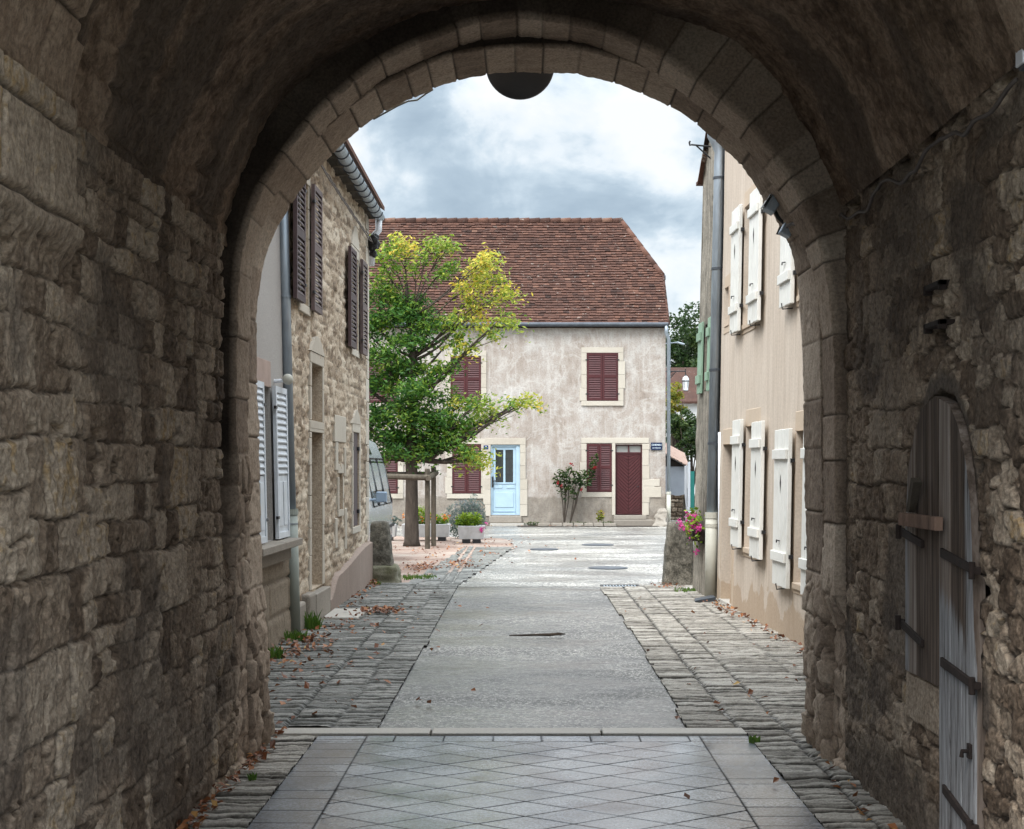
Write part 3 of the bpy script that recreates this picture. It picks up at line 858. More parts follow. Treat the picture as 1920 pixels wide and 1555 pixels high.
lf1 = leaf(SPLIT + .006, DY1 - .005, LSILL, lambda yy, zz_: .25 + .55 * sstep(DY1 - .14, DY1, yy) + 0 * zz_)
lf2 = leaf(DY0 + .005, SPLIT - .006, .02, lambda yy, zz_: np.maximum(.2 + .75 * sstep(DY0 + .22, DY0 + .02, yy), .92 * sstep(1.25, .75, zz_ - .5 * (yy - DY0))))
lf1['label'] = 'short dark leaf hanging above a pale stone sill'; lf2['label'] = 'full-height leaf bleached pale towards its foot'
def strap(y0, y1, za, zb_, par, knuckle):
    wallX = lambda o: 1.84 - o - .075
    mb = MB()
    mb.hexa([(wallX(-.036), y0, za - .017), (wallX(-.020), y0, za - .017), (wallX(-.020), y1, zb_ - .020), (wallX(-.036), y1, zb_ - .020),
             (wallX(-.036), y0, za + .017), (wallX(-.020), y0, za + .017), (wallX(-.020), y1, zb_ + .020), (wallX(-.036), y1, zb_ + .020)])
    ky = knuckle
    mb.tube([(wallX(-.015), ky, (zb_ if abs(ky - y1) < abs(ky - y0) else za) - .035), (wallX(-.015), ky, (zb_ if abs(ky - y1) < abs(ky - y0) else za) + .035)], .014, 10)
    mb.box(wallX(-.015), wallX(-.05), ky - .012, ky + .012, (zb_ if abs(ky - y1) < abs(ky - y0) else za) - .015, (zb_ if abs(ky - y1) < abs(ky - y0) else za) + .015)
    mb.build('hinge', M['rust'], par, bevel=.003)
strap(6.74, DY1 + .04, 1.40, 1.44, lf1, DY1 + .045); strap(6.74, DY1 + .05, .95, 1.005, lf1, DY1 + .055)
strap(DY0 - .02, 6.43, 1.335, 1.38, lf2, DY0 - .03); strap(DY0 - .02, 6.43, .875, .91, lf2, DY0 - .03); strap(DY0 + .01, 6.4, .30, .37, lf2, DY0)
wallX = lambda o: 1.84 - o - .075
mb = MB(); mb.box(wallX(.02), wallX(-.018), 6.37, 6.99, 1.475, 1.535); mb.build('crossbar', M['old_beam'], lf1, bevel=.004)
mb = MB(); mb.hexa([(wallX(-.0), 6.93, 1.54), (wallX(-.03), 6.93, 1.54), (wallX(-.03), 6.87, 1.54), (wallX(0), 6.87, 1.54),
                    (wallX(.03), 6.72, 1.70), (wallX(-.01), 6.72, 1.70), (wallX(-.01), 6.68, 1.68), (wallX(.03), 6.68, 1.68)])
mb.build('prop_stick', M['stake'], lf1)
mb = MB(); mb.tube([(wallX(-.03), DY0 + .05, .60), (wallX(.0), DY0 + .05, .60), (wallX(.003), DY0 + .05, .575)], .010, 8)
mb.box(wallX(-.022), wallX(-.036), DY0 + .03, DY0 + .07, .57, .63); mb.build('latch', M['rust'], lf2, bevel=.003)
wallX = lambda o: 1.84 - o
for zc in (2.545, 2.375):
    mb = MB(); mb.box(wallX(.055), wallX(-.06), 6.44, 6.70, zc - .012, zc + .012); mb.box(wallX(.055), wallX(.02), 6.44, 6.47, zc - .03, zc + .012); mb.box(wallX(.055), wallX(.02), 6.67, 6.70, zc - .03, zc + .012)
    mb.build('iron_cramp', M['rust'], gate, bevel=.003)
mb = MB(); mb.tube([at(700, 224, 9.44), at(745, 199, 9.46), at(765, 190, 9.47), at(782, 188, 9.47), at(800, 175, 9.45), at(812, 168, 9.44)], .006, 6); mb.build('loose_wire', M['pvc_cream'], gate, smooth=True)
# slack cable along the ledge, a thing of its own
pts = []
ys = np.linspace(8.45, 5.45, 60)
for i, yy_ in enumerate(ys):
    ph = (i % 20) / 20
    pts.append((1.78 - .012 * math.sin(i * .4), yy_, 3.17 - .07 * math.sin(math.pi * ph) + .012 * math.sin(i * .9)))
MB().tube(pts, .009, 6).build('cable', M['cable'], None, smooth=True, label='thin dusty cable sagging along the ledge under the dark vault', cat='cable')
# small flood lamp and its junction box on the arch soffit
def soff(px, py, d): return Vector(at(px, py, d))
fl_c = soff(1449, 386, 9.2)
fl = thing('floodlight', fl_c, 'small grey flood lamp fixed on the right haunch of the arch', 'lamp')
T_ = Matrix.Translation(fl_c) @ Matrix.Rotation(math.radians(32), 4, 'Y')
mb = MB(lambda a, b, c_: tuple(T_ @ Vector((a, b, c_))))
mb.box(-.04, .03, -.06, .06, -.048, .048); mb.build('housing', M['zinc'], fl, bevel=.008)
mb = MB(lambda a, b, c_: tuple(T_ @ Vector((a, b, c_)))); mb.box(-.054, -.044, -.06, .06, -.044, .044); mb.build('lens', M['glass'], fl, bevel=.004)
mb = MB(); mb.tube([soff(1452, 395, 9.3), soff(1459, 408, 9.3), soff(1470, 418, 9.3)], .012, 6); mb.build('bracket', M['iron'], fl)
jb = thing('junction_box', soff(1474, 430, 9.3), 'grey junction box with a short cable beneath the flood lamp', 'box')
T2 = Matrix.Translation(soff(1472, 428, 9.28)) @ Matrix.Rotation(math.radians(28), 4, 'Y')
mb = MB(lambda a, b, c_: tuple(T2 @ Vector((a, b, c_)))); mb.box(-.02, .05, -.05, .05, -.045, .045); mb.build('casing', M['zinc'], jb, bevel=.006)
mb = MB(); mb.tube([soff(1476, 424, 9.2), soff(1484, 420, 9.1), soff(1494, 421, 8.95), soff(1503, 414, 8.85), soff(1510, 402, 8.75)], .012, 6); mb.build('cable', M['cable'], jb, smooth=True)
mb = MB(); mb.tube([soff(1464, 424, 9.42), soff(1457, 439, 9.44), soff(1468, 440, 9.44)], .008, 6); mb.build('wire_loop', M['iron'], jb)
# second lamp high on the right wall near the viewer
c2 = Vector((1.80, 5.29, 3.2))
l2 = thing('bulkhead_lamp', c2, 'grey bulkhead lamp high at the springing of the near vault', 'lamp')
mb = MB(); mb.box(1.76, 1.84, 5.24, 5.34, 3.16, 3.26); mb.build('housing', M['zinc_dark'], l2, bevel=.01)
mb = MB(); mb.box(1.748, 1.76, 5.25, 5.33, 3.17, 3.25); mb.build('lens', M['lamp_glass'], l2, bevel=.005)
# round traffic mirror hung outside the arch, seen from behind
mc = Vector(at(975, 119, 9.62)); R_ = 65 * 9.62 / F
tm = thing('traffic_mirror', mc, 'round dark mirror seen from behind above the arch crown', 'mirror')
mb = MB(); mb.lathe([(.02, -.02), (R_ * .8, -.005), (R_ * .97, .02), (R_, .035), (R_, .05), (R_ * .96, .055)], (mc.x, mc.y, mc.z), 48, 'y'); mb.build('backplate', M['mirror_back'], tm, smooth=True)
mb = MB(); mb.lathe([(R_ * .95, .056), (R_ * .6, .075), (.02, .082)], (mc.x, mc.y, mc.z), 48, 'y'); mb.build('mirror_glass', M['headlight'], tm, smooth=True)
mb = MB(); mb.tube([(mc.x, mc.y - .01, mc.z + .05), (mc.x, D3 + .01, mc.z + .24)], .02, 8); mb.build('arm', M['iron'], tm)
# ------------------------------------------------------------------ ground, road, paving
def sheet(name, poly, z, mat, kind='structure'):
    me = bpy.data.meshes.new(name); me.from_pydata([(x, y, z) for x, y in poly], [], [tuple(range(len(poly)))])
    me.materials.append(mat); o = bpy.data.objects.new(name, me); return finish(o, None, kind=kind)
sheet('ground', [(-300, -60), (300, -60), (300, 500), (-300, 500)], -.09, M['earth'])
def wavy(pts, amp, seed):
    out = []
    for (a, b) in zip(pts, pts[1:] + pts[:1]):
        n = max(2, int(math.dist(a, b) / .25))
        for i in range(n):
            t = i / n; x = a[0] + (b[0] - a[0]) * t; y = a[1] + (b[1] - a[1]) * t
            out.append((x + amp * (float(vnoise(x * 2 + y * 3, 0, seed)) - .5), y + amp * (float(vnoise(x * 3 - y, 3, seed)) - .5)))
    return out
# road: slightly cambered grid
def road():
    xs = np.concatenate([np.linspace(-16, -2.6, 8), np.linspace(-2.4, 2.6, 40), np.linspace(3, 25, 8)]); ys = np.linspace(9.95, 21.82, 90)
    X, Y = np.meshgrid(xs, ys, indexing='ij')
    Z = -.012 + .012 * (fbm(X * .5, Y * .35, 3, 3) - .5)
    grid('road', np.stack([X, Y, Z], -1), M['asphalt'], kind='structure')
    ys = np.concatenate([np.linspace(21.82, 46, 60), np.linspace(48, 140, 12)])
    X, Y = np.meshgrid(xs, ys, indexing='ij'); Z = -.008 + .012 * (fbm(X * .5, Y * .35, 3, 3) - .5)
    Y = Y + np.where(Y < 22, .08 * (fbm(X * 1.5, Y * 0, 12, 3) - .5), 0)
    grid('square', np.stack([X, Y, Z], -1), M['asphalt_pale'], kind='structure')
road()
sheet('rear_street', [(-8, -30), (8, -30), (8, 4.2), (-8, 4.2)], -.03, M['asphalt'])

def setts(name, x0, x1, y0, y1, cols, mat, seed, res=(.028, .0085), moss=.0, side=1, clip=None, zf=None, lo=.035, hi=.10):
    nx = int((x1 - x0) / res[0]) + 1; ny_ = int((y1 - y0) / res[1]) + 1
    x = np.linspace(x0, x1, nx)[:, None] + np.zeros((1, ny_)); y = np.linspace(y0, y1, ny_)[None, :] + np.zeros((nx, 1))
    xw = x + .02 * (fbm(y * 1.2, x * .2, seed, 3) - .5)
    yw = y + .05 * (fbm(x * 7, y * 2.5, seed + 1, 4) - .5)
    cb = np.array([x0 - .1] + list(cols) + [x1 + .1]); c = np.clip(np.searchsorted(cb, xw) - 1, 0, len(cb) - 2)
    dx = np.minimum(xw - cb[c], cb[c + 1] - xw)
    z = np.zeros_like(x); tint = np.zeros_like(x); mort = np.zeros_like(x)
    rg = np.random.default_rng(seed)
    for ci in range(len(cb) - 1):
        m = c == ci
        j = [y0 - .3]
        while j[-1] < y1 + .3: j.append(j[-1] + rg.uniform(lo, hi) * (1.5 if rg.random() < .12 else 1))
        if not m.any(): continue
        j = np.array(j); yy = yw[m] + .05 * (rg.random() - .5) * (xw[m] - cb[ci]) * 2
        k = np.clip(np.searchsorted(j, yy) - 1, 0, len(j) - 2)
        dy = np.minimum(yy - j[k], j[k + 1] - yy); fr = (yy - j[k]) / (j[k + 1] - j[k]) - .5
        d = np.minimum(dy, dx[m])
        kk = k + 1000 * ci
        r1 = _hash(kk, kk * 0 + 1, seed); r2 = _hash(kk, kk * 0 + 2, seed); r3 = _hash(kk, kk * 0 + 3, seed)
        gw = .002 + .010 * vnoise(xw * 5 + 9 * r1, yw * 3, seed)[m] if False else .005 + .011 * r2
        up = sstep(0, .018, d)
        z[m] = up * (.022 + .020 * (r1 - .5) + fr * .024 * (r2 - .5)); tint[m] = r3; mort[m] = 1 - sstep(gw * .6, gw + .006, d)
    z = z - .012 + .022 * (fbm(x * 5, y * 24, seed + 4, 4) - .5) + .010 * (fbm(x * 26, y * 60, seed + 5, 2) - .5)
    if zf is not None: z = z + zf(x, y)
    mask = None
    if clip is not None: mask = clip(x[:-1, :-1] + res[0] / 2, y[:-1, :-1])
    P = np.stack([x, y, z], -1)
    return grid(name, P, mat, attrs={'tint': tint, 'mortar': mort}, mask=mask, kind='structure')

LW = lambda y: -2.44 + .0136 * (y - 15.65)          # face of the left-hand houses
RW = lambda y: 2.69 - .0328 * (y - 14.2)            # face of the right-hand house
def lclip(x, y): return x < -.985 + .03 * (vnoise(y * 2.2, y * 0, 5) - .5)
def rclip(x, y): return x > 1.12 + .05 * np.sin((y - 10) * .27) - .04 + .03 * (vnoise(y * 2.2, y * 0, 6) - .5)
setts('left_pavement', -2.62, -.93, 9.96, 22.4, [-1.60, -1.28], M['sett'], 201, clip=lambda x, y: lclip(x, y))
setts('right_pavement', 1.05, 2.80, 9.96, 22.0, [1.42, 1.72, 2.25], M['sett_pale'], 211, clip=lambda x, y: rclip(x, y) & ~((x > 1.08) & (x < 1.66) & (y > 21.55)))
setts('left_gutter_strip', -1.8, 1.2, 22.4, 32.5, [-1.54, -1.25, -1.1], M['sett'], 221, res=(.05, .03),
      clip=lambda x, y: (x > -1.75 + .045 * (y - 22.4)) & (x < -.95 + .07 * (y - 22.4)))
setts('passage_setts_left', -1.80, -1.345, 6.2, 9.72, [], M['sett_pale'], 231, res=(.022, .008), lo=.035, hi=.095)
setts('passage_setts_right', 1.445, 2.0, 6.2, 9.96, [1.72], M['sett_pale'], 241, res=(.022, .008), lo=.035, hi=.095)

def slabs():
    x0, x1, y0, y1 = -1.345, 1.445, 6.2, 9.70
    nx, ny_ = 300, 400
    x = np.linspace(x0, x1, nx)[:, None] + np.zeros((1, ny_)); y = np.linspace(y0, y1, ny_)[None, :] + np.zeros((nx, 1))
    xi0, xi1 = -1.025, 1.13
    xw = x + .006 * (fbm(x * 4, y * 4, 7, 2) - .5); yw = y + .006 * (fbm(x * 4, y * 4, 8, 2) - .5)
    a = xw / .475 + yw / .325; b = xw / .475 - yw / .325
    da = np.abs(a - np.round(a)); db = np.abs(b - np.round(b))
    L = 1 / math.hypot(1 / .475, 1 / .325)
    dd = np.minimum(da, db) * L
    ia, ib = np.floor(a), np.floor(b)
    bord = (x < xi0) | (x > xi1)
    rg = np.random.default_rng(5); z = np.zeros_like(x)
    dr = np.zeros_like(x); kr = np.zeros_like(x)
    for side, m in ((0, x < xi0), (1, x > xi1)):
        j = [y0 - .2]
        while j[-1] < y1 + .4: j.append(j[-1] + rg.choice([.14, .2, .27, .36]) )
        j = np.array(j); k = np.clip(np.searchsorted(j, yw[m]) - 1, 0, len(j) - 2)
        dr[m] = np.minimum(yw[m] - j[k], j[k + 1] - yw[m]); kr[m] = k + 50 * side
    head = y > 9.50
    j = np.arange(-2.1, 2.2, .315); k = np.clip(np.searchsorted(j, xw) - 1, 0, len(j) - 2)
    dh = np.minimum(np.minimum(xw - j[k], j[k + 1] - xw), yw - 9.50)
    d = np.where(bord, dr, np.where(head, dh, dd))
    d = np.minimum(d, np.minimum(np.abs(x - xi0), np.abs(x - xi1)))
    d = np.minimum(d, np.where(head, 1, np.abs(y - 9.50)))
    ka = np.where(bord, kr, np.where(head, k + 300, ia)); kb = np.where(bord | head, 3, ib)
    tint = _hash(ka + 40, kb + 40, 17)
    gw = .0022 + .0042 * vnoise(x * 2.5, y * 2.5, 9)
    up = sstep(gw * .4, gw + .004, d)
    t1, t2 = _hash(ka + 40, kb + 40, 18) - .5, _hash(ka + 40, kb + 40, 19) - .5
    z = .0012 * (t1 * 2) + .002 * (fbm(x * 3, y * 3, 10, 3) - .5)
    grid('passage_paving', np.stack([x, y, z], -1), M['slab'], attrs={'tint': tint, 'mortar': 1 - up}, kind='structure')
slabs()
sheet('passage_floor', [(-1.9, 3.9), (2.0, 3.9), (2.0, 6.25), (-1.9, 6.25)], -.012, M['slab'])
# pale threshold stones in one row
mb = MB(); xs = [-1.74, -.62, .50, 1.45]
for a, b in zip(xs[:-1], xs[1:]):
    sk = .01 * (random.random() - .5)
    mb.hexa([(a + .006, 9.725 + sk, -.03), (b - .006, 9.725 - sk, -.03), (b - .006, 9.95, -.03), (a + .006, 9.95, -.03),
             (a + .006, 9.725 + sk, .014), (b - .006, 9.725 - sk, .014), (b - .006, 9.95, .010), (a + .006, 9.95, .010)])
mb.build('threshold_strip', M['strip'], None, bevel=.008, kind='structure')
sheet('gravel_area', wavy([(-12, 22.9), (-1.8, 22.6), (-1.1, 25), (-.35, 32), (-.45, 36.5), (-4, 38), (-12, 39)], .5, 9), .001, M['gravel'])
sheet('wall_foot_strip', wavy([(-.2, 43.6), (3.9, 43.5), (3.9, 44.6), (-.2, 44.6)], .12, 4), .006, M['soil'])

# iron gully grate, manhole covers
g = thing('drain_grate', (1.38, 21.8, 0), 'long iron gully grate at the end of the right-hand sett gutter', 'drain')
mb = MB(); mb.box(1.10, 1.67, 21.57, 21.60, -.05, .012); mb.box(1.10, 1.67, 21.97, 22.0, -.05, .012); mb.box(1.10, 1.13, 21.60, 21.97, -.05, .012); mb.box(1.64, 1.67, 21.60, 21.97, -.05, .012)
mb.build('frame', M['iron'], g)
mb = MB()
for i in range(11): mb.box(1.145 + i * .045, 1.165 + i * .045, 21.60, 21.97, -.03, .008)
mb.build('bars', M['zinc'], g)
for (x, y, r, lab) in ((1.43, 25.8, .34, 'round iron manhole cover nearest the guard stones'), (1.62, 33.4, .36, 'round iron manhole cover in the road before the chevron door'), (.40, 31.6, .30, 'round iron manhole cover near the gravel edge')):
    mb = MB(); mb.lathe([(r, -.02), (r, .006), (r * .93, .010), (r * .9, .005), (r * .86, .005), (r * .84, .009), (.02, .010)], (x, y, 0), 32)
    mb.build('manhole_cover', M['zinc_dark'], None, label=lab, cat='manhole cover')
# fallen stick
pts = [(-.165, 15.30, .02), (-.02, 15.27, .024), (.13, 15.33, .022), (.26, 15.30, .026), (.34, 15.36, .03), (.41, 15.40, .022)]
mb = MB(); mb.tube(pts, [.006, .010, .012, .016, .014, .005], 7); mb.tube([(.27, 15.31, .026), (.34, 15.28, .03), (.37, 15.26, .022)], [.010, .007, .003], 6)
mb.build('fallen_stick', M['stick'], None, label='thin wet stick lying across the middle of the road', cat='stick')
# drain board at the foot of the right-hand pipe
mb = MB(); mb.hexa([(2.17, 19.1, .012), (2.45, 19.2, .012), (2.45, 19.5, .012), (2.2, 19.42, .012), (2.17, 19.1, .035), (2.45, 19.2, .075), (2.45, 19.5, .075), (2.2, 19.42, .035)])
mb.build('splash_tray', M['zinc_dark'], None, bevel=.006, label='flat dark splash tray at the foot of the grey pipe', cat='tray')

# fallen leaves: nobody could count them
def ground_leaves(name, blobs, size, mat, seed):
    rg = np.random.default_rng(seed); c = []
    for (x, y, sx, sy, n, zz_) in blobs:
        n = max(1, int(n * .7)); p = rg.normal(size=(n, 2)) * (sx, sy); c.append(np.stack([x + p[:, 0], y + p[:, 1], rg.uniform(.015, zz_, n)], 1))
    c = np.vstack(c)
    keep = (c[:, 0] > LW(c[:, 1]) + .02) | (c[:, 1] > 22.6) | (c[:, 1] < 9.4)
    keep &= (c[:, 0] < RW(c[:, 1]) - .02) | (c[:, 1] < 9.4)
    c = c[keep]; n = len(c)
    s = size * rg.uniform(.5, 1.3, n); a = rg.uniform(0, 6.28, n); tl = rg.normal(0, .45, (n, 2))
    d = np.stack([np.cos(a), np.sin(a), tl[:, 0]], 1); w_ = np.stack([-np.sin(a), np.cos(a), tl[:, 1]], 1)
    V = np.stack([c - d * s[:, None] * .5, c + w_ * s[:, None] * .33 + (0, 0, .008), c + d * s[:, None] * .5, c - w_ * s[:, None] * .33 + (0, 0, .008)], 1).reshape(-1, 3)
    V[:, 2] = np.maximum(V[:, 2], .012)
    o = bpy.data.objects.new(name, np_mesh(name, V, np.arange(4 * n).reshape(-1, 4), mat, {'tint': np.repeat(rg.random(n), 4)}, False))
    finish(o, None, kind='stuff')
ground_leaves('fallen_leaves', [
    (-2.15, 14.2, .16, .8, 230, .05), (-2.0, 12.6, .35, .9, 90, .03), (-2.05, 16.2, .2, .7, 130, .05), (-1.72, 17.75, .14, .16, 190, .07), (-2.2, 20, .1, 1.2, 60, .05), (-2.25, 21.8, .06, .25, 60, .08),
    (-1.6, 14, .5, 3, 90, .03), (1.9, 14, .5, 3, 40, .03), (2.42, 18.2, .06, .5, 90, .06), (2.52, 16, .06, 1.0, 60, .05), (2.62, 14.2, .06, .8, 50, .05), (2.1, 21.6, .12, .25, 50, .05),
    (-2.0, 25.5, .5, .9, 130, .04), (-1.75, 25.6, .14, .5, 200, .05), (-1.15, 26.4, .16, .6, 160, .05), (-1.6, 30, .9, 2.0, 170, .03), (-2.5, 33, 1.3, 2.0, 170, .03), (-.4, 34, .6, 1.5, 60, .03), (0, 43.6, 3, .2, 120, .03),
    (1.72, 11.2, .05, .05, 5, .06), (1.55, 10.4, .2, .3, 6, .03)], .06, M['dead'], 3)
ground_leaves('wall_foot_leaves', [(-1.60, 8.9, .03, .5, 90, .05), (-1.61, 7.8, .03, .6, 90, .05), (-1.62, 6.9, .03, .5, 60, .05), (1.72, 6.9, .05, .6, 26, .03), (1.75, 8.3, .04, .5, 14, .03), (-1.0, 7.45, .01, .01, 1, .03), (1.0, 7.2, .25, .4, 4, .02)], .05, M['dead'], 8)
# grass and weeds at the wall foot: separate tufts
def tuft(name, x, y, r, h, n, lab, cat='weed', mat='grass'):
    mb = MB()
    for i in range(n):
        a = random.uniform(0, 6.28); q = r * math.sqrt(random.random()); bx, by = x + q * math.cos(a), y + q * math.sin(a)
        hh = h * random.uniform(.5, 1.1); lx, ly = random.uniform(-.5, .5) * hh, random.uniform(-.5, .5) * hh; wd = .004 + .003 * random.random()
        mb.add([(bx - wd, by, 0), (bx + wd, by, 0), (bx + lx * .5 + wd, by + ly * .5, hh * .65), (bx + lx * .5 - wd, by + ly * .5, hh * .65)], [(0, 1, 2, 3)])
        mb.add([(bx + lx * .5 - wd, by + ly * .5, hh * .65), (bx + lx * .5 + wd, by + ly * .5, hh * .65), (bx + lx, by + ly, hh)], [(0, 1, 2)])
    mb.build(name if lab else 'grass', M[mat], None, label=lab, cat=cat, kind=None if lab else 'stuff')
tuft('grass_tuft', -2.28, 16.0, .09, .2, 90, 'bright green tuft of weeds beyond the foot of the left downpipe')
tuft('grass_tuft', -2.3, 15.0, .13, .11, 80, 'low weeds just before the left downpipe among brown leaves')
tuft('grass_tuft', -2.32, 13.6, .12, .12, 80, 'low weeds under the white-shuttered window sill')
tuft('grass_tuft', -2.2, 21.9, .08, .07, 110, 'small green weeds at the foot of the leaning guard stone')
tuft('grass_tuft', -1.72, 23.3, .35, .07, 160, None, None)
tuft('grass_tuft', 2.25, 20.9, .18, .06, 70, None, None)
tuft('grass_tuft', 1.45, 9.45, .03, .05, 25, 'tiny weed in the joint at the end of the threshold')
tuft('grass_tuft', -1.52, 8.3, .02, .05, 14, 'tiny weed among the setts under the dark left wall')
# ------------------------------------------------------------------ generic wall pieces
def frame_map(side):
    """local (u along street, z up, o out of the wall) -> world"""
    if side == 'L': return lambda u, z, o: (LW(u) + o, u, z)
    if side == 'R': return lambda u, z, o: (RW(u) + .0185 * z - o, u, z)
    if side == 'G': return lambda u, z, o: (LW(u) - .022 * z + o, u, z)
def holes_mask(U, Z, holes):
    m = np.ones((U.shape[0] - 1, U.shape[1] - 1), bool)
    uc = (U[:-1, :-1] + U[1:, 1:]) / 2; zc = (Z[:-1, :-1] + Z[1:, 1:]) / 2
    for (a, b, c_, d) in holes: m &= ~((uc > a) & (uc < b) & (zc > c_) & (zc < d))
    return m
def reveal_quads(T, holes, depth):
    q = []
    for (a, b, c_, d) in holes:
        p = lambda u, z, o: np.array(T(u, z, o))
        f = .02
        q += [p(a, c_, f), p(a, d, f), p(a, d, -depth), p(a, c_, -depth), p(b, c_, f), p(b, d, f), p(b, d, -depth), p(b, c_, -depth),
              p(a, d, f), p(b, d, f), p(b, d, -depth), p(a, d, -depth), p(a, c_, f), p(b, c_, f), p(b, c_, -depth), p(a, c_, -depth)]
    return q
def axis_with(lo, hi, res, cuts):
    a = list(np.linspace(lo, hi, max(2, int((hi - lo) / res) + 1)))
    for c_ in cuts:
        if lo < c_ < hi:
            i = int(np.argmin(np.abs(np.array(a) - c_)))
            if 0 < i < len(a) - 1: a[i] = c_
    return np.array(sorted(set(a)))
def wall_sheet(name, T, u0, u1, z0, z1, holes, mat, parent, res=.03, depth=.22, fn=None, top=None, **kw):
    u = axis_with(u0, u1, res, [h for q in holes for h in q[:2]]); z = axis_with(z0, z1, res, [h for q in holes for h in q[2:]])
    U = u[:, None] + 0 * z[None, :]; Z = z[None, :] + 0 * u[:, None]
    d, at_ = fn(U, Z) if fn else (np.zeros_like(U), {'tint': np.full_like(U, .5)})
    Zt = np.minimum(Z, top(U)) if top else Z
    x, y, zz_ = T(U, Zt, d)
    P = np.stack([np.broadcast_to(x, U.shape), np.broadcast_to(y, U.shape), np.broadcast_to(zz_, U.shape)], -1)
    return grid(name, P, mat, parent, at_, holes_mask(U, Z, holes), True, reveal_quads(T, holes, depth) if holes else None, **kw)

def surround(T, a, b, c_, d, wd, parent, mat='dressed', proud=.018, sill=True, name='window_surround', lint=None):
    """dressed stone frame of separate blocks round an opening"""
    mb = MB(T); lw = lint or wd * 1.25
    mb.box(a - wd, b + wd, d + .002, d + lw, -.12, proud)
    z = c_
    while z < d - .05:
        h = min(random.uniform(.28, .5), d - z)
        for s in (0, 1):
            e = wd * random.choice([1., 1., 1.3])
            if s: mb.box(b + .001, b + e, z + .003, z + h - .003, -.12, proud)
            else: mb.box(a - e, a - .001, z + .003, z + h - .003, -.12, proud)
        z += h
    if sill: mb.box(a - wd, b + wd, c_ - wd * .9, c_ - .002, -.12, proud + .004)
    return mb.build(name, M[mat], parent, bevel=.006)

def louvred(T, a, b, c_, d, o, parent, mat, hinge=True, th=.032, panels=((.0, .47), (.53, 1.)), gap=.055, slatmat=None, **kw):
    mb = MB(T); st = min(.055, (b - a) * .16); rl = .06
    mb.box(a, a + st, c_, d, o, o + th); mb.box(b - st, b, c_, d, o, o + th)
    zs = [c_] + [c_ + (d - c_) * p for q in panels for p in q][1:-1] + [d]
    mb.box(a + st, b - st, c_, c_ + rl, o + .001, o + th - .001); mb.box(a + st, b - st, d - rl, d, o + .001, o + th - .001)
    H_ = d - c_
    for i in range(len(panels) - 1): mb.box(a + st, b - st, c_ + H_ * panels[i][1], c_ + H_ * panels[i + 1][0], o + .001, o + th - .001)
    for (p, q) in panels:
        z0 = c_ + H_ * p + (rl if p == 0 else 0); z1 = c_ + H_ * q - (rl if q == 1 else 0)
        n = max(2, int((z1 - z0) / gap)); g = (z1 - z0) / n
        for i in range(n):
            z = z0 + i * g
            mb.hexa([(a + st, z, o + th * .85), (b - st, z, o + th * .85), (b - st, z + g * .9, o + th * .1), (a + st, z + g * .9, o + th * .1),
                     (a + st, z + .012, o + th), (b - st, z + .012, o + th), (b - st, z + g * .9 + .012, o + th * .25), (a + st, z + g * .9 + .012, o + th * .25)])
    s = mb.build('shutter', M[mat], parent, **kw)
    if hinge:
        e = a if hinge == 'a' else b
        each([(e - .04, e + .04, z - .014, z + .014, o + th * .5, o + th + .006) for z in (c_ + H_ * .14, d - H_ * .14)], 'hinge', M['iron'], s, T)
    return s

def board_shutter(T, a, b, c_, d, o, parent, mat, th=.035, bat=((.20, .07), (.80, .07)), cutout=True, latch=True):
    mb = MB(T); n = 4; w_ = (b - a) / n
    for i in range(n):
        mb.box(a + i * w_ + .002, a + (i + 1) * w_ - .002, c_ + .004 * (i % 2), d - .003 * (i % 2), o, o + th)
    for (p, hh) in bat:
        z = c_ + (d - c_) * p; mb.box(a + .015, b - .015, z - hh, z + hh, o + th + .001, o + th + .028)
    s = mb.build('shutter', M[mat], parent, bevel=.006)
    if cutout:
        m_ = (a + b) / 2; zc = c_ + (d - c_) * .66
        mb = MB(T); mb.add([(m_, zc - .11, o + th + .003), (m_ + .03, zc, o + th + .003), (m_, zc + .09, o + th + .003), (m_ - .03, zc, o + th + .003)], [(0, 1, 2, 3)])
        mb.build('cutout', M['dark_hollow'], s)
    if latch:
        mb = MB(T); m_ = (a + b) / 2; zc = c_ + (d - c_) * .29
        mb.tube([(m_ - .04, zc, o + th + .01), (m_ + .03, zc + .006, o + th + .025), (m_ + .035, zc - .02, o + th + .025)], .007, 6)
        mb.build('latch', M['iron'], s)
        mb = MB(T); mb.tube([(m_, c_ - .02, -.0), (m_, c_ - .03, o + th + .02), (m_, c_ + .03, o + th + .03)], .007, 6)
        mb.build('shutter_hook', M['iron'], s)
        each([(a - .03, a + .01, z - .02, z + .02, o - .02, o + th * .5) for z in (c_ + (d - c_) * .2, c_ + (d - c_) * .8)], 'hinge', M['iron'], s, T)
    return s

def pane_back(T, a, b, c_, d, depth, parent, fmat='white_shutter', bars=1):
    mb = MB(T); f = .05
    mb.box(a, b, c_, c_ + f, -depth, -depth + .05); mb.box(a, b, d - f, d, -depth, -depth + .05)
    mb.box(a, a + f, c_ + f, d - f, -depth, -depth + .05); mb.box(b - f, b, c_ + f, d - f, -depth, -depth + .05)
    m_ = (a + b) / 2
    mb.box(m_ - .03, m_ + .03, c_ + f, d - f, -depth, -depth + .045)
    for i in range(bars):
        z = c_ + (d - c_) * (i + 1) / (bars + 1); mb.box(a + f, m_ - .03, z - .015, z + .015, -depth, -depth + .04); mb.box(m_ + .03, b - f, z - .015, z + .015, -depth, -depth + .04)
    w_ = mb.build('window', M[fmat], parent, bevel=.004)
    mb = MB(T); mb.box(a + .02, b - .02, c_ + .02, d - .02, -depth - .012, -depth - .004); mb.build('pane', M['glass'], w_)
    return w_

